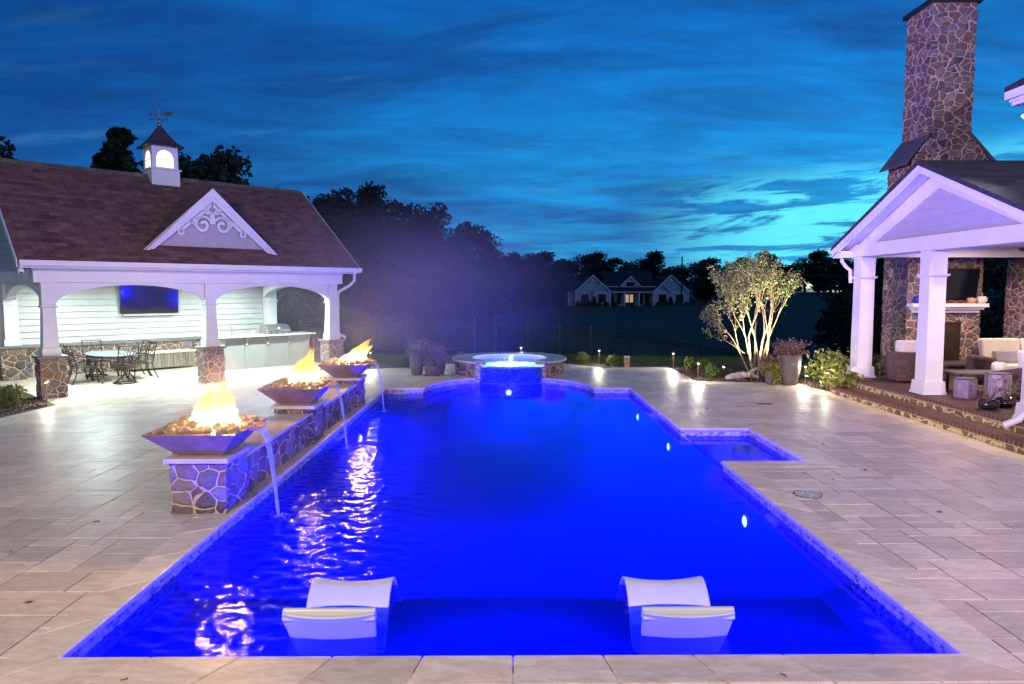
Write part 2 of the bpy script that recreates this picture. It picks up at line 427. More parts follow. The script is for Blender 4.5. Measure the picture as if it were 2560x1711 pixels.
def m_flame(t):
    lw = t.n('ShaderNodeLayerWeight', {'Blend': .35}).outputs['Facing']
    z = t.n('ShaderNodeSeparateXYZ', {0: obj(t)}).outputs[2]
    hot = t.math('SUBTRACT', 1.0, t.smooth(t.math('ADD', z, t.math('MULTIPLY', t.noise(obj(t), 9, 3), .25)), .30, .75))
    c = t.mix(hot, (1.0, .50, .10), (1.0, .80, .28))
    s = t.math('ADD', 2.2, t.math('MULTIPLY', hot, 12.0))
    e = t.n('ShaderNodeEmission', {'Color': c, 'Strength': s}).outputs[0]
    tr = t.n('ShaderNodeBsdfTransparent').outputs[0]
    op = t.math('MULTIPLY', t.smooth(lw, .95, .35), t.math('ADD', .35, t.math('MULTIPLY', hot, .65)))
    return t.n('ShaderNodeMixShader', {0: op, 1: tr, 2: e}).outputs[0]
def m_spout(t):
    fr = t.n('ShaderNodeFresnel', {'IOR': 1.33, 'Normal': bump(t, t.noise(t.mapping(obj(t), (20, 20, 3)), 2, 4), .5, .02)}).outputs[0]
    tr = t.n('ShaderNodeBsdfTransparent', {'Color': (.9, .93, 1)}).outputs[0]
    d = pr(t, (.75, .78, .9), .1, Transmission_Weight=.0)
    return t.n('ShaderNodeMixShader', {0: t.math('ADD', .12, t.math('MULTIPLY', fr, .8)), 1: tr, 2: d}).outputs[0]

TRAV = mat('travertine', m_travertine)
GROUT = plain('grout', (.30, .24, .19), .9, var=.25, scale=20, bmp=.4)
STONE = fieldstone('fieldstone veneer', 4.8)
STONE2 = fieldstone('riser fieldstone', 5.2, mortar=(.60, .52, .30), gap=.11)
WHITE = plain('white paint', (.78, .78, .78), .42, var=.04, scale=3)
SIDING = plain('pale grey siding', (.44, .43, .42), .55, var=.05, scale=4)
BLUESTONE = plain('bluestone cap', (.17, .17, .17), .55, var=.25, scale=9, bmp=.3)
LIMESTONE = plain('limestone cap', (.55, .46, .37), .6, var=.12, scale=7, bmp=.2)
ROOF = shingle('brown roof shingles', [(0, (.095, .038, .032)), (.3, (.155, .070, .058)), (.6, (.205, .098, .080)), (1, (.27, .14, .11))])
DROOF = shingle('charcoal roof shingles', [(0, (.018, .020, .024)), (.5, (.034, .037, .042)), (1, (.055, .058, .062))])
BRICKTREAD = brickmat('brick paving', .20, .095, (.15, .055, .042), (.085, .036, .034), (.05, .04, .035), .006)
BRICKEDGE = brickmat('brick edging', .100, .30, (.27, .10, .065), (.19, .068, .05), (.42, .33, .22), .008, off=0)
MOSAIC = m_mosaic((.36, .33, .29), (.09, .10, .15), (.52, .50, .45), .05, .03)
MOSAIC2 = m_mosaic((.55, .52, .47), (.10, .10, .16), (.45, .36, .30), .075, .024, .12)
PLASTER = mat('pool plaster', m_plaster)
WATER = mat('pool water', m_water(.10))
WBODY = bpy.data.materials.new('pool water body'); WBODY.use_nodes = True
def _vol():
    t = NT(WBODY.node_tree); o = t.n('ShaderNodeOutputMaterial')
    v = t.n('ShaderNodeVolumeScatter', {'Color': (.004, .006, 1, 1), 'Density': .36, 'Anisotropy': .3}); t.link(v.outputs[0], o.inputs[1])
_vol()
SPAWATER = mat('spa water', m_water(.5, False))
GROUND = mat('field grass', m_ground)
MULCH = mat('bark mulch', m_mulch)
IRON = plain('black iron', (.025, .025, .03), .4, .6, var=.1)
CAST = plain('cast aluminium', (.06, .045, .038), .38, .7, var=.2, bmp=.2, scale=12)
BRONZE = plain('bronze bowl', (.30, .19, .10), .5, .3, var=.2, scale=5, bmp=.12)
LAVA = plain('lava rock', (.36, .27, .15), .95, var=.35, scale=10, bmp=1.0)
STEEL = plain('stainless steel', (.62, .62, .60), .28, .9, var=.06)
RESIN = plain('white resin', (.50, .50, .43), .38, var=.05, scale=3)
WICKER = mat('brown wicker', m_wicker)
CUSHION = plain('cream cushion', (.70, .66, .60), .85, var=.05, scale=9, bmp=.15)
DARKCUSH = plain('grey cushion', (.28, .29, .34), .85, var=.08, scale=9, bmp=.15)
WOOD = mat('weathered wood', m_wood)
BARK = mat('smooth bark', m_bark)
DBARK = plain('dark bark', (.05, .035, .025), .9, var=.3)
SCREEN = mat('dark tv glass', m_screen)
BLACK = plain('black plastic', (.015, .015, .018), .35, var=.1)
COPPER = plain('copper', (.55, .25, .13), .3, .9, var=.15)
BRASS = plain('brass stem', (.33, .22, .13), .4, .8, var=.15)
POT = plain('grey planter', (.13, .105, .10), .6, var=.15, scale=8, bmp=.15)
TERRA = plain('brown clay', (.22, .10, .06), .6, var=.2)
SLATE = plain('slate slab', (.10, .09, .12), .6, var=.25, scale=8, bmp=.4)
CERAMIC = plain('purple grey ceramic', (.32, .26, .36), .4, var=.3, scale=6)
FLAME = mat('flame', m_flame)
SPOUT = mat('falling water', m_spout)
LEAF_D = leafmat('dark tree leaves', [(0, (.020, .030, .016)), (.5, (.032, .045, .022)), (1, (.055, .065, .030))], .7, .15)
LEAF_B = leafmat('boxwood leaves', [(0, (.05, .085, .020)), (.5, (.11, .16, .035)), (1, (.19, .25, .06))])
LEAF_M = leafmat('crape myrtle leaves', [(0, (.10, .20, .05)), (.45, (.19, .31, .08)), (.60, (.26, .12, .13)), (.8, (.22, .08, .12)), (1, (.26, .38, .10))])
LEAF_Y = leafmat('yellow green leaves', [(0, (.20, .24, .04)), (.5, (.34, .36, .07)), (1, (.15, .22, .05))])
LEAF_P = leafmat('dusty pink foliage', [(0, (.20, .12, .13)), (.5, (.30, .19, .19)), (1, (.14, .15, .08))])
LEAF_R = leafmat('dried rust foliage', [(0, (.22, .09, .07)), (.5, (.33, .15, .11)), (1, (.12, .11, .05))])
LEAF_G = leafmat('green leaves', [(0, (.04, .08, .025)), (.6, (.09, .15, .05)), (1, (.22, .22, .10))])
GRASS = leafmat('lawn blades', [(0, (.035, .075, .015)), (.6, (.075, .14, .03)), (1, (.14, .17, .06))], .6, .3)

# ------------------------------------------------------------------ terrain
def sst(a, b, x):
    t = max(0, min(1, (x - a) / (b - a))); return t * t * (3 - 2 * t)
def hgt(x, y):
    if y < 15: return -.05
    s = sst(23.5, 36, y); d = .62 + 2.3 * sst(-1, 20, x)
    yl = 42 + 26 * sst(-14, 2, x)
    T = 1.7 - 2.3 * sst(-12, 8, x) + 1.9 * sst(20, 70, x) + .010 * max(0, y - 130)
    r = sst(yl - 4, yl + 46, y) if y > yl - 4 else 0
    edge = .05 + .0
    side = sst(17, 24, x) * sst(15, 26, y) * .8
    return -edge - d * s + (T + d) * r - side * (1 - r)
def terrain():
    xs = np.unique(np.concatenate([np.linspace(-600, -60, 14), np.linspace(-60, 90, 76), np.linspace(90, 700, 14)]))
    ys = np.unique(np.concatenate([np.linspace(-40, 14, 6), np.linspace(14, 60, 47), np.linspace(60, 200, 50), np.linspace(200, 1500, 14)]))
    v = [(x, y, hgt(x, y)) for y in ys for x in xs]; nx = len(xs)
    # leave the pool and patio footprint out: cells wholly under the patio slab
    f = []
    for j in range(len(ys) - 1):
        for i in range(nx - 1):
            if xs[i] > -7 and xs[i + 1] < 7 and ys[j + 1] < 20.2 and ys[j] > 0: continue
            f.append((j * nx + i, j * nx + i + 1, (j + 1) * nx + i + 1, (j + 1) * nx + i))
    b = B(); b.v = v; b.f = f; b.m = [0] * len(f)
    return b

def struct(o): o['kind'] = 'structure'; return o
struct(terrain().build('ground', GROUND, smooth=60))

def inpoly(x, y, P):
    c = False; j = len(P) - 1
    for i in range(len(P)):
        xi, yi = P[i]; xj, yj = P[j]
        if (yi > y) != (yj > y) and x < (xj - xi) * (y - yi) / (yj - yi) + xi: c = not c
        j = i
    return c
def offset(P, d):   # outward for CCW polygons
    n = len(P); out = []
    for i in range(n):
        a, b, c = Vector(P[i - 1]), Vector(P[i]), Vector(P[(i + 1) % n])
        e1 = (b - a).normalized(); e2 = (c - b).normalized()
        n1 = Vector((e1.y, -e1.x)); n2 = Vector((e2.y, -e2.x))
        k = 1 + n1.dot(n2)
        m = (n1 + n2) / max(k, .35)
        out.append(tuple(b + m * d))
    return out
def tint_faces(o, cols):
    me = o.data; a = me.color_attributes.new('tint', 'FLOAT_COLOR', 'CORNER')
    lt = [p.loop_total for p in me.polygons]; arr = []
    for c, k in zip(cols, lt): arr += [(*c, 1)] * k
    a.data.foreach_set('color', np.array(arr, 'f').ravel())
def tone(r, lo=.80, hi=1.08):
    k = r.uniform(lo, hi); w = r.uniform(-.03, .03)
    return (k * (1 + w), k, k * (1 - w * .8))

# pool outline (coping edge), counter-clockwise
RC = (0.05, 16.8); RR = 2.1
arc = [(RC[0] + RR * math.cos(t), RC[1] + RR * math.sin(t)) for t in [math.pi * k / 14 for k in range(0, 15)]]
POOL = [(-2.97, 4.4), (3.05, 4.4), (3.05, 9.57), (4.26, 9.57), (4.26, 11.85), (3.05, 11.85), (3.05, 16.8)] + arc + [(-2.97, 16.8)]
SPA = (0.08, 20.1)
PATIO = [(-10, -4), (9, -4), (9, 15.6), (7.72, 15.88), (7.57, 16.96), (7.59, 17.68), (6.81, 17.69), (5.02, 18.04), (5.09, 20.72), (4.99, 21.35), (4.11, 21.3), (3.04, 21.08),
         (1.88, 22.3), (0, 22.5), (-2.15, 22.11), (-2.98, 21.25), (-4.14, 20.91), (-4.5, 21.0), (-8.3, 24.9), (-14.6, 18.8), (-16.2, 17.3), (-12.46, 17.19), (-9.5, 14.4), (-9.61, 12.86), (-10, 9)]

# paving: grout bed below, individual travertine pavers above
def patio():
    b = B()
    hole = offset(POOL, .06)
    # triangulate polygon with a hole by a grid of cells
    g = .2; xs = np.arange(-17, 9.2, g); ys = np.arange(-4, 25.2, g)
    ins = np.zeros((len(xs), len(ys)), bool)
    for i, x in enumerate(xs):
        for j, y in enumerate(ys):
            cs = [(x + .01, y + .01), (x + g - .01, y + .01), (x + g - .01, y + g - .01), (x + .01, y + g - .01)]
            ok = sum(inpoly(px, py, PATIO) for px, py in cs) >= 3
            if ok and -3.1 < x < 4.5 and 4.1 < y < 19.2:
                if any(inpoly(px, py, hole) for px, py in cs): ok = False
            if ok and math.hypot(x + .1 - SPA[0], y + .1 - SPA[1]) < 1.4: ok = False
            ins[i, j] = ok
    P = []; C = []; used = ~ins; r = random.Random(3)
    GQ = []
    sizes = [(3, 2), (3, 2), (2, 2), (4, 2), (2, 1), (3, 1), (1, 1), (2, 3)]
    for j in range(len(ys)):
        for i in range(len(xs)):
            if used[i, j]: continue
            opts = sizes[:]; r.shuffle(opts); opts.append((1, 1))
            for w, h in opts:
                if i + w <= len(xs) and j + h <= len(ys) and not used[i:i + w, j:j + h].any():
                    if w == 1 and h == 1 and opts[-1] != (w, h): pass
                    break
            used[i:i + w, j:j + h] = True
            q = .0035; ch = .004
            x0, x1, y0, y1 = xs[i] + q, xs[i] + w * g - q, ys[j] + q, ys[j] + h * g - q
            dz = [r.uniform(-.0008, .0008) + k for k in (r.uniform(-.0012, .0012),) * 4]
            col = tone(r, .78, 1.1)
            T = [(x0 + ch, y0 + ch, dz[0]), (x1 - ch, y0 + ch, dz[1]), (x1 - ch, y1 - ch, dz[2]), (x0 + ch, y1 - ch, dz[3])]
            Bm = [(x0, y0, -.012), (x1, y0, -.012), (x1, y1, -.012), (x0, y1, -.012)]
            P.append(T); C.append(col)
            for k in range(4):
                P.append([Bm[k], Bm[(k + 1) % 4], T[(k + 1) % 4], T[k]]); C.append(col)
            GQ.append([(xs[i], ys[j], -.009), (xs[i] + w * g, ys[j], -.009), (xs[i] + w * g, ys[j] + h * g, -.009), (xs[i], ys[j] + h * g, -.009)])
    struct(quads_mesh('patio', np.array(P), TRAV, col=np.array(C)))
    struct(quads_mesh('patio_grout', np.array(GQ), GROUT))
patio()
# patio edging stones along its curved edges
def edging():
    b = B(); cols = []; r = random.Random(8)
    PP = PATIO[2:15] + [] ; segs = list(zip(PATIO[3:16], PATIO[4:17])) + list(zip(PATIO[20:23], PATIO[21:24]))
    segs = [s for s in zip(PATIO[3:17], PATIO[4:18])] + [s for s in zip(PATIO[21:24], PATIO[22:25])]
    for a, c in segs:
        a, c = Vector(a), Vector(c); d = (c - a); L = d.length; d.normalize(); nn = Vector((-d.y, d.x))
        k = max(1, round(L / .6))
        for i in range(k):
            p = a + d * (L * i / k + .003); q = a + d * (L * (i + 1) / k - .003)
            b.prism([tuple(p - nn * .03), tuple(q - nn * .03), tuple(q + nn * .27), tuple(p + nn * .27)], -.06, .006)
            cols += [tone(r, .85, 1.1)] * 6
    o = b.build('patio_edging', TRAV); tint_faces(o, cols); struct(o)
edging()

def coping():
    b = B(); cols = []; r = random.Random(5)
    Q = offset(POOL, .34); I = offset(POOL, -.012); n = len(POOL)
    for i in range(n):
        a, c = Vector(POOL[i]), Vector(POOL[(i + 1) % n]); qa, qc = Vector(Q[i]), Vector(Q[(i + 1) % n])
        mid = (a + c) / 2
        if math.hypot(mid.x - SPA[0], mid.y - SPA[1]) < 1.66: continue
        L = (c - a).length; k = max(1, round(L / .62))
        for j in range(k):
            e = .003 / L
            t0, t1 = j / k + e, (j + 1) / k - e
            p = [a.lerp(c, t0), a.lerp(c, t1), qa.lerp(qc, t1), qa.lerp(qc, t0)]
            b.prism([tuple(x) for x in p], -.045, .008); cols += [tone(r, .88, 1.12)] * 6
    o = b.build('pool_coping', TRAV, bevel=.014, seg=3); tint_faces(o, cols); struct(o)
coping()

# basin: mosaic waterline band, plaster walls, floor with tanning ledge, corner and side steps
def basin():
    W = offset(POOL, .03); n = len(W)
    bt = B(); bw = B()
    for i in range(n):
        a, c = W[i], W[(i + 1) % n]
        if abs(a[0] - c[0]) > 1.9 and a[1] > 16: pass
        bt.add([(a[0], a[1], -.26), (c[0], c[1], -.26), (c[0], c[1], -.04), (a[0], a[1], -.04)], [(3, 2, 1, 0)])
        bw.add([(a[0], a[1], -1.6), (c[0], c[1], -1.6), (c[0], c[1], -.26), (a[0], a[1], -.26)], [(3, 2, 1, 0)])
    struct(bt.build('pool_tile_band', MOSAIC))
    bw.add([(-3.1, 4.3, -1.5), (4.4, 4.3, -1.5), (4.4, 19.2, -1.5), (-3.1, 19.2, -1.5)], [(0, 1, 2, 3)])
    bw.box(-3.02, 3.10, 4.35, 6.17, -1.52, -.42)
    # cove along the side walls
    for s, x in ((1, -3.0), (-1, 3.08)):
        bw.add([(x, 4.37, -.28), (x + s * .17, 4.37, -.418), (x + s * .17, 6.17, -.418), (x, 6.17, -.28)], [(0, 1, 2, 3)] if s > 0 else [(3, 2, 1, 0)])
        bw.prism([(x, 4.37), (x + s * .85, 4.37), (x, 5.0)] if s > 0 else [(x, 4.37), (x, 5.0), (x + s * .85, 4.37)], -.43, -.345)
    for k, (x0, x1, z) in enumerate([(3.98, 4.29, -.30), (3.66, 3.98, -.46), (3.34, 3.66, -.70), (3.02, 3.34, -.94)]):
        bw.box(x0, x1 + .001, 9.54, 11.88, -1.5, z)
    # seat ring following the round end
    for k in range(14):
        t0, t1 = math.pi * k / 14, math.pi * (k + 1) / 14
        f = lambda r, t: (RC[0] + r * math.cos(t), RC[1] + r * math.sin(t))
        bw.prism([f(1.55, t0), f(2.12, t0), f(2.12, t1), f(1.55, t1)], -1.5, -.5)
    o = bw.build('pool_basin', PLASTER); struct(o)
    # water
    v = [(p[0], p[1], 0) for p in W]
    # rippled surface: finer and rougher near the falling water on the left
    rs = np.random.RandomState(17); g = .024
    def grid(x0, x1, y0, y1):
        xs = np.arange(x0, x1 + g, g); ys = np.arange(y0, y1 + g, g); X, Y = np.meshgrid(xs, ys)
        Z = np.zeros_like(X); r2 = np.random.RandomState(5)
        for k in range(70):
            lam = .07 + .20 * r2.rand() ** 1.6; th = r2.normal(1.25, .75); ph = r2.uniform(0, 6.28)
            wx = X + .05 * np.sin(2.3 * Y + k) ; kk = 2 * math.pi / lam
            Z += lam * np.sin(kk * (np.cos(th) * wx + np.sin(th) * Y) + ph) / 70 ** .5
        mask = .10 + .90 / (1 + np.exp((X + .95) / .22))
        patch = .80 + .20 * np.sin(.9 * X + 1.1 * Y) * np.sin(1.7 * Y - .6 * X)
        Z = -.135 + Z * mask * patch * .030
        nx = len(xs); v = np.stack([X.ravel(), Y.ravel(), Z.ravel()], 1)
        I, J = np.meshgrid(np.arange(nx - 1), np.arange(len(ys) - 1)); a = (J * nx + I).ravel()
        return v, np.stack([a, a + 1, a + nx + 1, a + nx], 1)
    v1, f1 = grid(-3.02, 3.10, 4.35, 18.95); v2, f2 = grid(3.135, 4.31, 9.55, 11.90)
    w = B(); w.v = [tuple(p) for p in np.concatenate([v1, v2])]; w.f = [tuple(q) for q in np.concatenate([f1, f2 + len(v1)]).tolist()]; w.m = [0] * len(w.f)
    struct(w.build('water', WATER, smooth=180))
    w = B(); w.prism(offset(POOL, .05), -1.62, -.157)
    struct(w.build('water_body', WBODY))
basin()
BLUE = (.002, .0015, 1.0)
def pool_light(x, y, z, d, e, label):
    t = thing('pool_light', label, 'pool light', (x, y, z), group='lights in the pool walls')
    a = Vector(d)
    b = B(); b.tube([Vector((0, 0, 0)) - a * .02, a * .02], [.10, .085], 20); b.build('light_ring', STEEL, t, smooth=40)
    c = B(); c.tube([a * .018, a * .034], [.075, .05], 20); c.build('lens', emis('pool light lens', (.6, .75, 1), 8), t, smooth=40)
    lamp('pool_lamp', 'POINT', tuple(a * .22), e * 9, BLUE, parent=t, size=.09)
pool_light(3.05, 8.48, -.50, (-1, 0, 0), 26, 'glowing round light in the right pool wall, nearest to the loungers')
pool_light(3.05, 12.6, -.50, (-1, 0, 0), 34, 'glowing round light in the right pool wall just beyond the entry steps')
pool_light(3.05, 15.6, -.50, (-1, 0, 0), 34, 'glowing round light at the far end of the right pool wall')
pool_light(0.05, 18.46, -.36, (0, -1, 0), 110, 'glowing round light under the spa spillway')
for x in (-2.0, 0.0, 2.0): pool_light(x, 4.40, -.26, (0, 1, 0), 70, 'added unseen light in the near pool wall under the front coping, ' + {-2.0: 'left of', 0.0: 'between', 2.0: 'right of'}[x] + ' the loungers')  # added out of view to brighten the water over the ledge
for x in (-1.6, 1.4): pool_light(x, 6.20, -1.0, (0, 1, 0), 260, 'added unseen light in the face of the tanning ledge, ' + ('left' if x < 0 else 'right') + ' one')  # added in the hidden ledge face to make the open water bluer
pool_light(-2.97, 13.6, -.55, (1, 0, 0), 60, 'added glowing round light in the left pool wall near the farthest fire bowl')  # extra light added to bring blue into the far left water
pool_light(3.7, 9.56, -.22, (0, 1, 0), 150, 'added unseen light in the near wall of the entry step alcove')  # added on the hidden side of the alcove to light its water
def build_spa():
    t = thing('raised_spa', 'round raised spa with stone sides, pale coping and a tiled spillway, foaming water inside', 'spa', (SPA[0], SPA[1], 0))
    A0, A1 = R(-126), R(-50)      # the opening toward the pool
    def ring(b, r0, r1, z0, z1, a0, a1, n):
        for k in range(n):
            t0, t1 = a0 + (a1 - a0) * k / n, a0 + (a1 - a0) * (k + 1) / n
            f = lambda r, a: (r * math.cos(a), r * math.sin(a))
            b.prism([f(r0, t0), f(r1, t0), f(r1, t1), f(r0, t1)], z0, z1)
    w = B(); ring(w, 1.3, 1.60, -.05, .40, A1, A0 + 2 * math.pi, 40); dense(w.build('stone_wall', STONE, t), 3)
    f = B(); ring(f, 1.40, 1.585, -.9, .29, A0, A1, 16)
    for s, a in ((1, A0), (-1, A1)): ring(f, 1.30, 1.592, -.5, .40, a - R(1.5) * (s < 0) - R(3.0) * 0, a + (R(4.5) if s > 0 else R(0)) - (R(3.0) if s < 0 else 0), 1)
    sp_ = f.build('spillway_tile_wall', MOSAIC2, t)
    uvl = sp_.data.uv_layers[0].data; lv = sp_.data.loops; vv = sp_.data.vertices
    for i in range(len(lv)):
        c_ = vv[lv[i].vertex_index].co; uvl[i].uv = (math.atan2(c_.y, c_.x) * 1.6, c_.z)
    li = B(); ring(li, 1.12, 1.30, -.5, .40, A1, A0 + 2 * math.pi, 40); li.build('inner_tile_wall', MOSAIC, t)
    c = B(); cols = []; r = random.Random(4); n = 12
    span = A0 + 2 * math.pi - A1
    for k in range(n):
        a0, a1 = A1 + span * k / n + .002, A1 + span * (k + 1) / n - .002
        m = 4
        pts = [(1.69 * math.cos(a0 + (a1 - a0) * i / m), 1.69 * math.sin(a0 + (a1 - a0) * i / m)) for i in range(m + 1)]
        pts += [(1.09 * math.cos(a1 - (a1 - a0) * i / m), 1.09 * math.sin(a1 - (a1 - a0) * i / m)) for i in range(m + 1)]
        c.prism(pts, .39, .45); cols += [tone(r, .85, 1.05)] * (2 + len(pts))
    o = c.build('coping', TRAV, t, bevel=.012); tint_faces(o, cols)
    fl = B(); fl.prism([(1.4 * math.cos(a), 1.4 * math.sin(a)) for a in [2 * math.pi * k / 32 for k in range(32)]], -.55, -.5); fl.build('spa_floor', PLASTER, t)
    wt = B(); wt.add([(1.44 * math.cos(a), 1.44 * math.sin(a), .30) for a in [2 * math.pi * k / 48 for k in range(48)]], [tuple(range(48))]); wt.build('spa_water', SPAWATER, t)
    # foam of the jets: a bumpy sheet of bubbles on the water
    rs = np.random.RandomState(2); nx, ny = 60, 34; vs = []; fs = []; keep = {}
    for j in range(ny):
        for i in range(nx):
            x = -.92 + 1.84 * i / (nx - 1); y = -1.36 + 1.28 * j / (ny - 1)
            z = .302 + .030 * abs(math.sin(9 * x + 3 * math.sin(7 * y)) * math.cos(11 * y + 2 * math.sin(5 * x))) + rs.uniform(0, .012)
            keep[(i, j)] = (x / .92) ** 2 + ((y + .72) / .66) ** 4 + .12 * math.sin(17 * x) * math.sin(13 * y) < 1 and math.hypot(x, y) < 1.38
            vs.append((x, y, z))
    for j in range(ny - 1):
        for i in range(nx - 1):
            if all(keep[k] for k in ((i, j), (i + 1, j), (i, j + 1), (i + 1, j + 1))): fs.append((j * nx + i, j * nx + i + 1, (j + 1) * nx + i + 1, (j + 1) * nx + i))
    fm = mat('foam', lambda t: t.n('ShaderNodeMixShader', {0: .6, 1: pr(t, (.85, .9, .95), .5), 2: t.n('ShaderNodeBsdfTranslucent', {'Color': (.85, .93, 1)}).outputs[0]}).outputs[0])
    fo = B(); fo.add(vs, fs); fo.build('foam', fm, t, smooth=80)
    # thin sheet running over the lip
    sh = B(); 
    aa = [A0 + R(6) + (A1 - A0 - R(12)) * k / 24 for k in range(25)]; pv = []
    prof = [(1.36, .304), (1.50, .300), (1.60, .285), (1.625, .20), (1.63, .0), (1.64, -.12)]
    for (rr, z) in prof: pv += [((rr + .006 * math.sin(k * 2.3)) * math.cos(a), (rr + .006 * math.sin(k * 2.3)) * math.sin(a), z) for k, a in enumerate(aa)]
    sh.add(pv, [(i * 25 + k, i * 25 + k + 1, (i + 1) * 25 + k + 1, (i + 1) * 25 + k) for i in range(len(prof) - 1) for k in range(24)])
    sh.build('spill_sheet', mat('spill water', m_water(.5, False)), t, smooth=60)
    lb = B(); lb.tube([(0, -1.02, -.15), (0, -.98, -.15)], [.09, .07], 16)
    lb.build('spa_light', emis('spa lens', (.6, .85, 1), 20), t)
    lamp('spa_lamp', 'POINT', (0, -.72, .08), 520, (.62, .86, 1.0), parent=t, size=.12)
    lamp('spa_lamp', 'POINT', (0, .35, -.15), 200, BLUE, parent=t, size=.12)
build_spa()

# ------------------------------------------------------------------ fire bowls and their wall
def stone_box(b, x0, x1, y0, y1, z0, z1): b.box(x0, x1, y0, y1, z0, z1)
def fire_wall():
    t = thing('fire_bowl_wall', 'low fieldstone wall with three pedestals along the left side of the pool', 'wall', (-3.35, 7.3, 0))
    b = B((3.35, -7.3, 0))
    for y in (7.32, 10.66, 14.02):
        b.box(-3.66, -3.06, y, y + .60, -.02, .57)
    dense(b.build('pedestal_stone', STONE, t), 6)
    b = B((3.35, -7.3, 0))
    b.box(-3.57, -3.13, 7.92, 10.66, -.02, .46); b.box(-3.57, -3.13, 11.26, 14.02, -.02, .46)
    dense(b.build('wall_stone', STONE, t), 7)
    for y in (7.32, 10.66, 14.02):
        c = B((3.35, -7.3, 0)); c.box(-3.71, -3.01, y - .06, y + .66, .572, .625); c.build('pedestal_cap', LIMESTONE, t, bevel=.006)
    for a0, a1 in ((7.985, 10.595), (11.325, 13.955)):
        n = 3
        for k in range(n):
            c = B((3.35, -7.3, 0)); c.box(-3.61, -3.09, a0 + (a1 - a0) * k / n + .003, a0 + (a1 - a0) * (k + 1) / n - .003, .462, .505); c.build('wall_cap', LIMESTONE, t, bevel=.005)
fire_wall()

def bowl_mesh(t):
    b = B()
    # square dish: outer skin, rim, inner skin
    zt, zb = .26, 0.0; o1, o0, th = .50, .255, .018
    def sq(h, z): return [(-h, -h, z), (h, -h, z), (h, h, z), (-h, h, z)]
    v = sq(o0, zb) + sq(o1, zt) + sq(o1 - .03, zt + .012) + sq(o1 - .06, zt - .02) + sq(.2, .05)
    f = [(3, 2, 1, 0)]
    for L in range(4):
        for k in range(4): f.append((L * 4 + k, L * 4 + (k + 1) % 4, (L + 1) * 4 + (k + 1) % 4, (L + 1) * 4 + k))
    f.append((16, 17, 18, 19)); b.add(v, f)
    b.box(-.24, .24, -.24, .24, -.022, .0)
    b.build('dish', BRONZE, t, bevel=.006)
    s = B(); s.box(.44, .60, -.11, .11, .235, .25); s.box(.44, .60, -.12, -.105, .235, .285); s.box(.44, .60, .105, .12, .235, .285); s.build('spout_lip', BRONZE, t)
def rocks(t, seed):
    r = random.Random(seed); b = B()
    for k in range(190):
        x, y = r.uniform(-.43, .43), r.uniform(-.43, .43); s = r.uniform(.034, .066)
        z = .255 + .07 * (1 - max(abs(x), abs(y)) / .43) + r.uniform(0, .02)
        prof = []
        n = 6
        vs = []; 
        for i in range(4):
            ph = math.pi * (i + .5) / 4
            for j in range(n):
                th = 2 * math.pi * j / n + i * .4; rr = s * r.uniform(.75, 1.2)
                vs.append((x + rr * math.sin(ph) * math.cos(th), y + rr * math.sin(ph) * math.sin(th), z + rr * .8 * math.cos(ph)))
        fs = [(i * n + j, (i + 1) * n + j, (i + 1) * n + (j + 1) % n, i * n + (j + 1) % n) for i in range(3) for j in range(n)] + [tuple(range(n)), tuple(reversed(range(3 * n, 4 * n)))]
        b.add(vs, fs)
    b.build('lava_rocks', LAVA, t, smooth=60)
def flames(t, seed, h, lean, w):
    r = random.Random(seed); b = B()
    for k in range(70):
        a = r.uniform(0, 2 * math.pi); q = r.random() ** (.6 if k < 34 else .35)
        x0, y0 = .06 + w * q * math.cos(a), w * q * math.sin(a)
        hh = h * (1.05 - .55 * q) * r.uniform(.55, 1.05) * (1.0 if k < 34 else 1.22); n = 9
        ph, am = r.uniform(0, 6.28), r.uniform(.01, .035)
        pts = []; rad = []
        for i in range(n):
            s = i / (n - 1)
            pts.append((x0 * (1 - .35 * s) + lean * s ** 1.4 * hh / h + am * math.sin(ph + 7 * s), y0 * (1 - .5 * s) + am * math.cos(ph * 1.3 + 6 * s), .24 + hh * s))
            rad.append((.085 if k < 34 else .026) * (math.sin(math.pi * min(1, s * 1.5 + .28)) if s < .48 else (1 - s) / .52 * .98) * r.uniform(.85, 1.15) + .002)
        b.tube(pts, rad, 8, cap=False)
    b.build('flames', FLAME, t, smooth=80)
FIRE = (1.0, .56, .20)
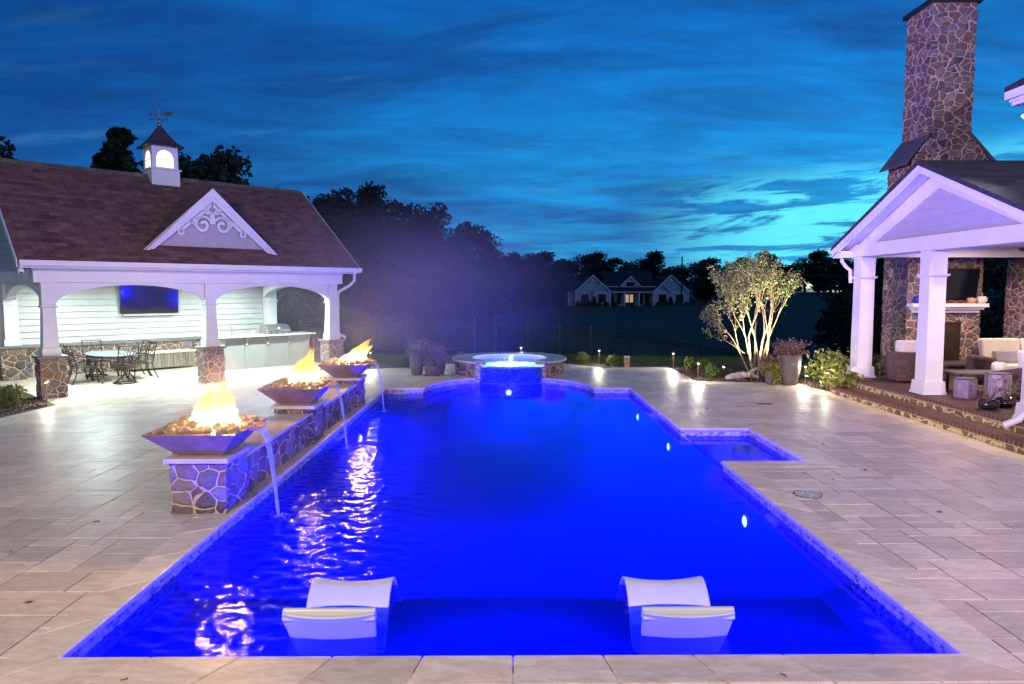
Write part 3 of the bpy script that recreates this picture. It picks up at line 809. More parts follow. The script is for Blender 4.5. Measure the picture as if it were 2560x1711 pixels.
for i, (y, h, lean, lab) in enumerate([(7.62, .56, .10, 'square bronze fire bowl on the nearest pedestal, flame standing almost upright'),
                                        (10.96, .58, .16, 'square bronze fire bowl on the middle pedestal, tall bright flame'),
                                        (14.32, .46, .50, 'square bronze fire bowl on the farthest pedestal, flame blown hard to the right')]):
    t = thing('fire_bowl', lab, 'fire bowl', (-3.36, y, .65), group='fire bowls along the pool')
    bowl_mesh(t); rocks(t, 20 + i); flames(t, 40 + i, h * 1.12, lean, .24)
    lamp('fire_light', 'POINT', (.08 + lean * .4, 0, .55), 420, FIRE, parent=t, size=.14)
    # falling water from the spout into the pool
    w = B(); r = random.Random(i)
    n = 14; pl = []; 
    for side in (-1, 1):
        for k in range(n):
            s = k / (n - 1); z = .24 - s * 1.02; wd = .095 * (1 - .62 * s ** .6) + .006 * math.sin(k * 1.9)
            pl.append((.60 + .16 * s ** .5, side * wd, z))
    w.add(pl, [(k, k + 1, n + k + 1, n + k) for k in range(n - 1)])
    for q in (-.07, 0.0, .075):
        w.tube([(.60 + .16 * (k / 10) ** .5, q * (1 - .62 * (k / 10) ** .6) + .004 * math.sin(k * 2 + q * 90), .243 - k / 10 * 1.02) for k in range(11)], [.007 + .002 * math.sin(k * 1.7 + i) for k in range(11)], 6)
    w.build('water_stream', SPOUT, t, smooth=60)
    sp_ = B()
    for k in range(46):
        a = r.uniform(0, 6.28); q = abs(r.gauss(0, .055)); z = -.785 + abs(r.gauss(0, .018)); rr = r.uniform(.003, .009)
        sp_.lathe([(.0005, -rr), (rr, 0), (.0005, rr)], (.77 + q * math.cos(a), q * math.sin(a), z), 5)
    sp_.build('splash', SPOUT, t, smooth=60)['kind'] = 'stuff'

# ------------------------------------------------------------------ pool pavilion, turned 45 degrees; local axes a (along its front) and b (depth)
S2 = math.sqrt(.5)
def W(a, b, z=0): return ((a - b) * S2, (a + b) * S2, z)
PO = (3.64, 18.3)
def PB(): return B((-PO[0], -PO[1], 0))
pav = thing('pool_pavilion', 'white timber pavilion on stone column bases with a brown shingle roof and lit cupola', 'pavilion', W(*PO), R(45))
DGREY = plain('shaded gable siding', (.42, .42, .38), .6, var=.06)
CA = (3.64, 7.22, 10.83); CB = 18.3
def column(a, b, parent):
    s = PB(); s.box(a - .25, a + .25, b - .25, b + .25, 0, .90)
    col = dense(s.build('stone_base', STONE, parent), 6)
    c = PB(); c.box(a - .30, a + .30, b - .30, b + .30, .902, .95); c.build('base_cap', BLUESTONE, parent if col is None else col, bevel=.005)
    c = PB(); c.taper(a, b, .952, 1.13, .185, .185, .18, .18); c.taper(a, b, 1.132, 2.03, .155, .155, .125, .125)
    c.taper(a, b, 2.03, 2.045, .125, .125, .165, .165); c.taper(a, b, 2.045, 2.075, .165, .165, .165, .165); c.taper(a, b, 2.077, 2.62, .14, .14, .14, .14)
    c.build('shaft', WHITE, col, bevel=.004)
for a in CA: column(a, CB, pav)
# arched beams
def arch(b, p0, p1, axis, off0, off1, zs, zt, ztop):
    n = 20; lo = []
    for k in range(n + 1):
        s = k / n; x = p0 + (p1 - p0) * s; z = zs + (zt - zs) * (1 - (2 * s - 1) ** 2) ** .62
        lo.append((x, z))
    for k in range(n):
        (x0, z0), (x1, z1) = lo[k], lo[k + 1]
        if axis == 'a': b.ext([(x0, off0, z0), (x1, off0, z1), (x1, off0, ztop), (x0, off0, ztop)], (0, off1 - off0, 0))
        else: b.ext([(off0, x0, z0), (off0, x1, z1), (off0, x1, ztop), (off0, x0, ztop)], (off1 - off0, 0, 0))
def arch2(b, p0, p1, axis, off0, off1, zs, zt, ztop):   # one closed outline, no inner seams
    n = 26; lo = [(p0 + (p1 - p0) * k / n, zs + (zt - zs) * (1 - (2 * k / n - 1) ** 2) ** .62) for k in range(n + 1)]
    for o0, flip in ((off0, 0), (off1, 1)):
        for k in range(n):
            (x0, z0), (x1, z1) = lo[k], lo[k + 1]
            q = [(x0, z0), (x1, z1), (x1, ztop), (x0, ztop)]
            v = [(x, o0, z) if axis == 'a' else (o0, x, z) for x, z in q]
            b.add(v, [(3, 2, 1, 0) if flip else (0, 1, 2, 3)])
    for k in range(n):
        (x0, z0), (x1, z1) = lo[k], lo[k + 1]
        v = [(x0, off0, z0), (x1, off0, z1), (x1, off1, z1), (x0, off1, z0)]
        if axis != 'a': v = [(o, x, z) for x, o, z in v]
        b.add(v, [(3, 2, 1, 0)])
b = PB()
arch2(b, 3.79, 7.07, 'a', 18.19, 18.41, 2.16, 2.55, 2.60)
b.build('arch_board', WHITE, pav)
b = PB(); arch2(b, 7.37, 10.68, 'a', 18.19, 18.41, 2.16, 2.55, 2.60); b.build('arch_board', WHITE, pav)
b = PB(); arch2(b, 18.45, 22.50, 'b', 10.72, 10.94, 2.16, 2.55, 2.60); b.build('arch_board', WHITE, pav)
b = PB(); arch2(b, 18.45, 22.45, 'b', 3.53, 3.75, 2.16, 2.55, 2.60); b.build('arch_board', WHITE, pav)
b = PB()
b.box(3.36, 11.12, 18.12, 18.48, 2.602, 2.93); b.box(10.66, 11.02, 18.482, 23.1, 2.602, 2.93); b.box(3.46, 3.82, 18.482, 23.1, 2.602, 2.93)
b.box(3.33, 11.15, 18.10, 18.119, 2.86, 2.93)
b.build('beam', WHITE, pav, bevel=.004)
b = PB(); b.box(3.822, 10.658, 18.482, 22.88, 2.64, 2.68); b.build('ceiling', WHITE, pav)
# back wall of lap siding on a stone wainscot
b = PB()
z = .90; n = 0
while z < 2.93:
    z1 = min(z + .178, 2.93)
    b.ext([(1.6, 22.90, z + .012), (1.6, 22.862, z + .012), (1.6, 22.894, z1), (1.6, 22.90, z1)], (9.45, 0, 0)); z = z1
b.box(1.6, 11.05, 22.902, 23.05, 0, 2.93)
b.build('siding_wall', plain('pavilion siding', (.50, .50, .49), .55, var=.05, scale=4), pav)
b = PB(); b.box(1.6, 9.3, 22.77, 22.901, 0, .82); dense(b.build('stone_wainscot', STONE, pav), 7)
b = PB(); b.box(1.6, 9.32, 22.73, 22.90, .822, .885); b.build('wainscot_cap', BLUESTONE, pav, bevel=.006)
# engaged pillar on the left, pilaster on the right
b = PB(); b.box(3.34, 3.92, 22.42, 22.768, 0, .86); pl = dense(b.build('pillar_base', STONE, pav), 5)
b = PB(); b.box(3.30, 3.96, 22.38, 22.766, .862, .92); b.build('base_cap', BLUESTONE, pl, bevel=.005)
b = PB(); b.box(3.45, 3.83, 22.50, 22.872, .922, 1.1); b.box(3.48, 3.80, 22.53, 22.872, 1.1, 2.60); b.box(3.46, 3.82, 22.51, 22.874, 2.03, 2.08); b.build('shaft', WHITE, pl, bevel=.004)
b = PB(); b.box(10.86, 11.20, 22.52, 22.86, 0, 2.60); b.box(10.83, 11.23, 22.49, 22.862, 2.03, 2.08); b.build('pilaster', WHITE, pav, bevel=.004)
# roof
EZ, EB, RZ, RB = 3.085, 17.72, 5.66, 21.08; A0r, A1r = 3.02, 11.47
sl = (RZ - EZ) / (RB - EB)
b = PB()
prof = [(EB, EZ), (RB, RZ), (2 * RB - EB, EZ), (2 * RB - EB, EZ - .09), (RB, RZ - .115), (EB, EZ - .09)]
b.ext([(A0r, p[0], p[1]) for p in prof], (A1r - A0r, 0, 0))
roof = b.build('roof', ROOF, pav)
b = PB(); r = random.Random(2); x = A0r + .01
while x < A1r - .1:
    x1 = min(x + .24, A1r - .01); h = .012 + r.uniform(0, .006)
    b.ext([(x, RB - .15, RZ - .15 * sl + .012), (x, RB, RZ + .018 + h), (x, RB + .15, RZ - .15 * sl + .012)], (x1 - x - .004, 0, 0)); x = x1
b.build('ridge_cap', shingle('ridge shingles', [(0, (.11, .085, .06)), (1, (.24, .20, .14))]), roof)
b = PB(); b.ext([(A0r + .02, p, q) for p, q in ((17.60, 3.075), (17.72, 3.075), (17.72, 2.945), (17.64, 2.945), (17.615, 2.98))], (A1r - A0r - .0, 0, 0)); 
b.build('gutter', WHITE, pav, bevel=.004)
b = PB(); b.box(A0r + .03, A1r - .03, 17.722, 18.10, 2.915, 2.94); b.build('soffit', WHITE, pav)
b = PB()
for x in (A0r - .022, A1r + .002):
    b.ext([(x, p, q) for p, q in ((EB, EZ + .005), (RB, RZ + .005), (2 * RB - EB, EZ + .005), (2 * RB - EB, EZ - .15), (RB, RZ - .16), (EB, EZ - .15))], (.02, 0, 0))
b.build('rake_board', WHITE, pav)
for x, nm in ((3.34, 'gable_wall'), (11.0, 'gable_wall')):
    b = PB(); z = 2.94; 
    while z < RZ - .15:
        z1 = min(z + .178, RZ - .14); f = lambda zz: (zz - EZ + .115) / sl
        b0, b1 = EB + f(z), EB + f(z1)
        b0 = max(b0, 18.14); b1 = max(b1, 18.14)
        q = 2 * RB
        b.add([(x, b0, z), (x, q - b0, z), (x + .014, q - b1, z1), (x + .014, b1, z1), (x + .12, b0, z), (x + .12, q - b0, z), (x + .12, q - b1, z1), (x + .12, b1, z1)],
              [(0, 3, 2, 1), (4, 5, 6, 7), (0, 1, 5, 4), (2, 3, 7, 6), (1, 2, 6, 5), (3, 0, 4, 7)]); z = z1
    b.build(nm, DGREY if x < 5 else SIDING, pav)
b = PB(); b.tube([(11.28, 17.70, 2.945), (11.28, 17.72, 2.70), (11.20, 17.86, 2.56), (11.02, 18.16, 2.38), (11.02, 18.24, 2.25), (11.02, 18.24, 1.16), (11.06, 18.2, 1.06), (11.14, 18.12, 1.03), (11.17, 18.09, .97)], .042, 10)
b.build('downspout', WHITE, pav, smooth=50)
# dormer
DA, DZ0, DZ1, DBF = 7.36, 3.27, 5.06, 18.30
hw = 1.88; bk = EB + (DZ1 - EZ) / sl + .25; ds = (DZ1 - DZ0) / hw
b = PB()
for s in (-1, 1):
    lowb = EB + (DZ0 - EZ) / sl
    v = [(DA, DBF - .14, DZ1 + .02), (DA + s * (hw + .03), DBF - .14, DZ0 - .01), (DA + s * (hw + .03), lowb + .1, DZ0 - .01), (DA, bk, DZ1 + .02)]
    w_ = [(p[0], p[1], p[2] - .05) for p in v]
    b.add(v + w_, [(0, 1, 2, 3), (7, 6, 5, 4), (0, 4, 5, 1), (1, 5, 6, 2), (2, 6, 7, 3), (3, 7, 4, 0)] if s < 0 else [(3, 2, 1, 0), (4, 5, 6, 7), (1, 5, 4, 0), (2, 6, 5, 1), (3, 7, 6, 2), (0, 4, 7, 3)])
dor = b.build('dormer', ROOF, pav)
b = PB(); b.ext([(DA, DBF + .02, DZ1 - .12), (DA + hw - .12, DBF + .02, DZ0 + .02), (DA - hw + .12, DBF + .02, DZ0 + .02)], (0, .1, 0))
z = DZ0 + .06
while z < DZ1 - .35:
    hwz = (DZ1 - .14 - z) / ds; hz1 = (DZ1 - .14 - z - .17) / ds
    b.ext([(DA - hwz, DBF + .018, z), (DA + hwz, DBF + .018, z), (DA + hz1, DBF + .012, z + .17), (DA - hz1, DBF + .012, z + .17)], (0, -.0 + .004, 0)); z += .178
b.build('dormer_face', SIDING, dor)
b = PB()
for s in (-1, 1):
    for y0, wd, th in ((DBF - .16, .155, .03), (DBF - .125, .24, .12)):
        k = math.hypot(hw, DZ1 - DZ0); nz = wd * k / hw
        b.ext([(DA, y0, DZ1), (DA + s * (hw + .03), y0, DZ0 - .03), (DA + s * (hw + .03 - nz * hw / (DZ1 - DZ0) * .62), y0, DZ0 - .03), (DA, y0, DZ1 - nz)], (0, th, 0))
b.build('bargeboard', WHITE, dor, bevel=.004)
# scroll-sawn ornament in the peak
b = PB(); oy = DBF - .08
def arcband(cx, cz, r0, a0, a1, wd, n=22, r1=None):
    pts = []
    for k in range(n + 1):
        t = a0 + (a1 - a0) * k / n; rr = r0 + ((r1 if r1 is not None else r0) - r0) * k / n
        pts.append((cx + rr * math.cos(t), cz + rr * math.sin(t), t))
    for k in range(n):
        x0, z0, t0 = pts[k]; x1, z1, t1 = pts[k + 1]; h = wd / 2
        b.ext([(x0 - h * math.cos(t0), oy, z0 - h * math.sin(t0)), (x0 + h * math.cos(t0), oy, z0 + h * math.sin(t0)), (x1 + h * math.cos(t1), oy, z1 + h * math.sin(t1)), (x1 - h * math.cos(t1), oy, z1 - h * math.sin(t1))], (0, .035, 0))
pk = DZ1 - .02
for s in (-1, 1):
    cx = DA + s * .25; cz = pk - .93
    arcband(cx, cz, .215, R(90 - s * 90) + s * R(100), R(90 - s * 90) + s * R(100) - s * R(430), .075, 34, .05)
    arcband(cx, cz, .215, R(90 - s * 60), R(90 + s * 60), .05)
    arcband(DA + s * .62, cz - .10, .19, R(90 + s * 70), R(90 - s * 75), .08, 16, .16)
    arcband(DA + s * .80, cz - .20, .06, 0, 2 * math.pi, .055)
    arcband(DA + s * .10, pk - .52, .13, R(90 - s * 20), R(90 - s * 200), .06, 16, .10)
    b.ext([(DA + s * .02, oy, pk - .36), (DA + s * .42, oy, pk - .72), (DA + s * .34, oy, pk - .74), (DA + s * .02, oy, pk - .46)], (0, .03, 0))
    b.ext([(DA + s * .42, oy, pk - .72), (DA + s * .86, oy, pk - 1.10), (DA + s * .76, oy, pk - 1.12), (DA + s * .36, oy, pk - .76)], (0, .03, 0))
arcband(DA, pk - .50, .12, R(180), R(360), .055)
b.ext([(DA - .05, oy, pk - .60), (DA + .05, oy, pk - .60), (DA + .07, oy, pk - .90), (DA - .07, oy, pk - .90)], (0, .033, 0))
b.ext([(DA, oy, pk - .20), (DA + .30, oy, pk - .46), (DA + .12, oy, pk - .40), (DA, oy, pk - .34), (DA - .12, oy, pk - .40), (DA - .30, oy, pk - .46)], (0, .031, 0))
b.build('scroll_ornament', WHITE, dor)
# cupola
U0, V0 = 7.10, RB
b = PB(); b.box(U0 - .375, U0 + .375, V0 - .375, V0 + .375, 5.1, 5.80); b.box(U0 - .42, U0 + .42, V0 - .42, V0 + .42, 5.802, 5.84)
cup = b.build('cupola', WHITE, pav, bevel=.004)
GLASSLIT = emis('lit cupola glass', (1, .94, .66), 1.6)
b = PB(); hwn = .35
for sa, sb in ((-1, -1), (1, -1), (1, 1), (-1, 1)): b.box(U0 + sa * .32 - .03, U0 + sa * .32 + .03, V0 + sb * .32 - .03, V0 + sb * .32 + .03, 5.84, 6.46)
def cup_panel(b, dirn):   # a frame with an arched opening
    n = 16; hwid, zb, zs, rz = .235, 5.88, 6.10, .26
    arcp = [(hwid * math.cos(math.pi * k / n), zs + rz * math.sin(math.pi * k / n)) for k in range(n + 1)]
    def P(x, z, d): 
        if dirn == 0: return (U0 + x, V0 - .345 + d, z)
        if dirn == 1: return (U0 - .345 + d, V0 - x, z)
        if dirn == 2: return (U0 - x, V0 + .345 - d, z)
        return (U0 + .345 - d, V0 + x, z)
    out = .29
    for k in range(n):
        (x0, z0), (x1, z1) = arcp[k], arcp[k + 1]
        q = [P(x0, z0, 0), P(x0, 6.46, 0), P(x1, 6.46, 0), P(x1, z1, 0)]; q2 = [P(x0, z0, .03), P(x0, 6.46, .03), P(x1, 6.46, .03), P(x1, z1, .03)]
        b.add(q + q2, [(0, 1, 2, 3), (7, 6, 5, 4), (0, 3, 7, 4)])
    for s in (-1, 1):
        x0, x1 = sorted((s * hwid, s * out)); v = [P(x, z, d) for d in (0, .03) for x, z in ((x0, 5.84), (x1, 5.84), (x1, 6.46), (x0, 6.46))]
        b.add(v, [(0, 1, 2, 3), (7, 6, 5, 4), (0, 4, 5, 1), (1, 5, 6, 2), (2, 6, 7, 3), (3, 7, 4, 0)])
    v = [P(x, z, d) for d in (0, .03) for x, z in ((-hwid, 5.84), (hwid, 5.84), (hwid, zb), (-hwid, zb))]
    b.add(v, [(0, 1, 2, 3), (7, 6, 5, 4), (3, 2, 6, 7)])
for d in range(4): cup_panel(b, d)
b.build('window_frame', WHITE, cup)
for d in range(4):
    g = PB(); m = PB()
    def P(x, z, e):
        return [(U0 + x, V0 - .345 + e, z), (U0 - .345 + e, V0 - x, z), (U0 - x, V0 + .345 - e, z), (U0 + .345 - e, V0 + x, z)][d]
    arcp = [(.24 * math.cos(math.pi * k / 14), 6.10 + .265 * math.sin(math.pi * k / 14)) for k in range(15)] + [(-.24, 5.86), (.24, 5.86)]
    g.add([P(x, z, .035) for x, z in arcp], [tuple(range(len(arcp)))]); w_ = g.build('cupola_window', GLASSLIT, cup)
    for x in (-.08, .08): m.tube([P(x, 5.88, .02), P(x, 6.12, .02), P(x * .35 + (.10 if x > 0 else -.10) * 0, 6.33, .02)], .007, 5)
    for s in (-1, 1): m.tube([P(s * .08 + s * .16 * math.sin(t * 1.57), 6.12 + .16 * (1 - math.cos(t * 1.57)), .02) for t in (0, .5, 1)], .006, 5)
    m.tube([P(-.235, 6.10, .02), P(.235, 6.10, .02)], .008, 5)
    m.build('muntins', WHITE, cup)
b = PB(); cp = [(.50, 6.45), (.49, 6.475), (.36, 6.58), (.23, 6.75), (.06, 7.04), (.035, 7.06)]
vs = [(U0 + i * h, V0 + j * h, z) for h, z in cp for i, j in ((-1, -1), (1, -1), (1, 1), (-1, 1))]
b.add(vs, [(3, 2, 1, 0)] + [(L * 4 + k, L * 4 + (k + 1) % 4, (L + 1) * 4 + (k + 1) % 4, (L + 1) * 4 + k) for L in range(5) for k in range(4)] + [(20, 21, 22, 23)])
b.build('cupola_roof', plain('dark copper roof', (.10, .075, .065), .5, .4), cup)
b = PB(); b.lathe([(.01, 7.05), (.05, 7.08), (.062, 7.12), (.05, 7.16), (.012, 7.18)], (U0, V0, 0), 14); b.tube([(U0, V0, 7.16), (U0, V0, 7.66)], .009, 6)
b.lathe([(.005, 7.24), (.028, 7.27), (.005, 7.30)], (U0, V0, 0), 10); b.lathe([(.005, 7.60), (.024, 7.63), (.012, 7.66), (.002, 7.82)], (U0, V0, 0), 10)
dx, dy = S2, -S2    # world X direction in local axes
b.tube([(U0 - .24 * dx, V0 - .24 * dy, 7.42), (U0 + .34 * dx, V0 + .34 * dy, 7.42)], .008, 6)
b.tube([(U0 - .28 * dx, V0 - .28 * dy, 7.42), (U0 - .20 * dx, V0 - .20 * dy, 7.42)], [.003, .03], 8)
for k in (0, 1): b.add([(U0 + (.16 + .05 * i) * dx, V0 + (.16 + .05 * i) * dy, 7.42) for i in (0, 4)] + [(U0 + .40 * dx, V0 + .40 * dy, 7.42 + (.05, -.05)[k]), (U0 + .20 * dx, V0 + .20 * dy, 7.42 + (.05, -.05)[k])], [(0, 1, 2, 3)])
for (ex, ey) in ((dx, dy), (-dx, -dy), (dy, -dx), (-dy, dx)):
    b.tube([(U0, V0, 7.27), (U0 + .2 * ex, V0 + .2 * ey, 7.27)], .006, 5)
    b.box(U0 + .22 * ex - .03, U0 + .22 * ex + .03, V0 + .22 * ey - .012, V0 + .22 * ey + .012, 7.24, 7.30)
b.build('weathervane', COPPER, cup)
lamp('cupola_lamp', 'POINT', W(U0 + .0, V0 - 0, 6.1), 14, (1, .9, .66), size=.1)
# recessed ceiling lights
for a in (4.75, 7.22, 9.6):
    for bb in (18.95, 21.6):
        t = thing('ceiling_light', f'recessed round ceiling light in the pavilion, {"front" if bb < 20 else "back"} row, {"over the dining table" if a < 6 else "over the middle bay" if a < 8 else "over the bar"}', 'ceiling light', W(a, bb, 2.638), R(45), 'recessed lights in the pavilion ceiling')
        c = B(); c.lathe([(.085, -.008), (.10, -.006), (.10, 0), (.085, 0)], n=20); c.build('trim_ring', WHITE, t, smooth=40)
        c = B(); c.lathe([(.001, -.009), (.08, -.009), (.08, -.0085), (.001, -.0085)], n=20); c.build('lens', emis('ceiling lens', (.9, 1, .97), 12), t)
        lamp('downlight', 'AREA', (0, 0, -.02), 200 if bb < 20 else 60, (.80, 1.0, .93), parent=t, size=.16, shape='DISK')

# television on the back wall
t = thing('television', 'large flat television mounted on the white siding of the pavilion, reflecting blue pool light', 'television', W(7.20, 22.86, 1.72), R(45))
c = B(); c.box(-.83, .83, -.06, -.015, 0, .94); c.build('casing', BLACK, t, bevel=.006)
c = B(); c.box(-.81, .81, -.064, -.061, .02, .92); c.build('screen', SCREEN, t)
c = B(); c.box(-.25, .25, -.014, .0, .3, .7); c.build('bracket', BLACK, t)
t.rotation_euler = (R(5), 0, R(45))
t = thing('soundbar', 'slim grey soundbar under the pavilion television', 'soundbar', W(7.15, 22.86, 1.63), R(45))
c = B(); c.box(-.72, .72, -.09, 0, 0, .06); c.build('body', plain('grey plastic', (.35, .35, .35), .5), t, bevel=.01)
t = thing('wall_outlet', 'small white outlet cover on the pavilion siding', 'outlet', W(8.10, 22.87, 1.12), R(45))
c = B(); c.box(-.06, .06, -.012, 0, 0, .09); c.build('cover_plate', WHITE, t, bevel=.004); c = B(); c.box(-.03, -.01, -.014, -.0121, .03, .06); c.box(.01, .03, -.014, -.0121, .03, .06); c.build('sockets', SIDING, t)
t = thing('security_camera', 'white dome security camera under the left end of the pavilion eave', 'camera', W(3.12, 18.0, 2.915), R(45))
c = B(); c.lathe([(.055, 0), (.06, -.05), (.06, -.07)], n=18); c.build('mount', WHITE, t, smooth=40)
c = B(); c.lathe([(.058, -.07), (.055, -.10), (.035, -.135), (.004, -.145)], n=18); c.build('dome', WHITE, t, smooth=60)
c = B(); c.tube([(0, -.035, -.11), (.004, -.062, -.118)], [.026, .02], 12); c.build('lens', BLACK, t, smooth=40)

# storage box
t = thing('storage_box', 'long weathered wooden storage box with pale lid against the stone wainscot', 'storage box', W(7.25, 22.42, 0), R(45))
c = B(); c.box(-.98, .98, -.27, .27, .06, .50); c.build('body', WOOD, t, bevel=.006)
c = B(); c.box(-1.02, 1.02, -.31, .31, .502, .55); c.build('lid', plain('pale wood lid', (.60, .56, .50), .6, var=.1), t, bevel=.006)
for x in (-.94, .94):
    for y in (-.23, .23): c = B(); c.box(x - .04, x + .04, y - .04, y + .04, 0, .06); c.build('leg', WOOD, t)

# bar counter
t = thing('bar_counter', 'long grey panelled outdoor bar with a pale stone top and carved corbels', 'bar counter', W(9.9, 20.85, 0), R(45))
GREYP = plain('grey painted panels', (.27, .28, .255), .5, var=.04)
c = B(); c.box(-1.45, 1.42, -.28, .35, 0, .98); c.build('body', GREYP, t)
c = B()
for k in range(5):
    x = -1.45 + k * (2.87 - .09) / 4; c.box(x, x + .09, -.305, -.281, .0, .98)
for k in range(4):
    x = -1.45 + k * (2.87 - .09) / 4; c.box(x + .092, x + .092 + .603, -.305, -.281, .0, .10); c.box(x + .092, x + .092 + .603, -.305, -.281, .86, .98)
c.build('panel_frame', GREYP, t, bevel=.004)
for k in range(5):
    x = -1.45 + k * (2.87 - .09) / 4 + .045
    c = B(); pr_ = [(-.306, .97), (-.45, .97), (-.455, .92), (-.42, .88), (-.36, .84), (-.345, .78), (-.36, .74), (-.335, .70), (-.306, .69)]
    c.ext([(x - .03, p, q) for p, q in pr_], (.06, 0, 0)); c.build('corbel', GREYP, t, bevel=.004)
c = B(); c.box(-1.55, 1.56, -.50, .40, .982, 1.025); c.build('countertop', plain('pale granite top', (.72, .71, .68), .3, var=.08, scale=30), t, bevel=.006)
t = thing('faucet', 'tall curved chrome faucet on the bar top', 'faucet', W(8.95, 20.98, 1.026), R(45))
c = B(); c.lathe([(.03, 0), (.03, .02), (.018, .03), (.016, .1)], n=14); c.build('base', STEEL, t, smooth=40)
c = B(); c.tube([(0, 0, .08)] + [(-.07 + .07 * math.cos(q), 0, .22 + .07 * math.sin(q)) for q in [math.pi * k / 8 for k in range(9)]] + [(-.14, 0, .17)], .013, 8); c.build('spout', STEEL, t, smooth=50)
c = B(); c.tube([(0, 0, .10), (.02, -.07, .13)], .009, 6); c.build('handle', STEEL, t, smooth=50)
t = thing('paper_holder', 'small white box standing on the bar between the faucet and the grill', 'box', W(9.62, 20.98, 1.026), R(45))
c = B(); c.box(-.05, .05, -.02, .02, 0, .13); c.build('casing', WHITE, t, bevel=.008); c = B(); c.box(-.02, .02, -.0225, -.0201, .03, .10); c.build('label_panel', GREYP, t)
t = thing('gas_grill', 'built-in stainless steel gas grill with closed domed hood at the end of the bar', 'grill', W(10.35, 20.95, 1.026), R(45))
c = B(); c.box(-.42, .42, -.30, .32, 0, .06); c.build('firebox', STEEL, t, bevel=.01)
c = B(); pf = [(-.26, .062), (-.27, .12), (-.20, .21), (-.05, .285), (.12, .30), (.26, .27), (.30, .20), (.30, .062)]
c.ext([(-.40, p, q) for p, q in pf], (.80, 0, 0)); hd = c.build('hood', STEEL, t, bevel=.02)
c = B(); c.tube([(-.34, -.30, .14), (.34, -.30, .14)], .014, 8); c.tube([(-.32, -.25, .14), (-.32, -.30, .14)], .01, 6); c.tube([(.32, -.25, .14), (.32, -.30, .14)], .01, 6); c.build('handle', STEEL, hd, smooth=50)
c = B(); c.lathe([(.04, 0), (.04, .01)], (0, 0, 0), 14); o = c.build('thermometer', WHITE, hd, loc=(0, -.235, .17)); o.rotation_euler = (R(58), 0, 0)
for x in (-.3, -.1, .1, .3): c = B(); c.tube([(x, -.30, .03), (x, -.335, .03)], .02, 10); c.build('knob', BLACK, t, smooth=40)

# dining table and chairs
t = thing('dining_table', 'oval cast metal dining table with a speckled slate-blue top', 'table', W(5.48, 20.70, 0), R(45))
c = B(); el = [(.56 * math.cos(2 * math.pi * k / 40), 1.02 * math.sin(2 * math.pi * k / 40)) for k in range(40)]
c.prism(el, .70, .725); c.build('tabletop', plain('speckled slate top', (.26, .29, .33), .45, var=.5, scale=60), t, bevel=.006)
c = B(); c.tube([(.50 * math.cos(2 * math.pi * k / 40), .96 * math.sin(2 * math.pi * k / 40), .67) for k in range(41)], .018, 6, cap=False); c.build('apron_ring', CAST, t, smooth=50)
for sx in (-1, 1):
    for sy in (-1, 1):
        c = B(); c.tube([(sx * .34, sy * .62, .68), (sx * .40, sy * .68, .45), (sx * .30, sy * .55, .22), (sx * .40, sy * .72, .0)], [.024, .022, .018, .026], 8); c.build('leg', CAST, t, smooth=50)
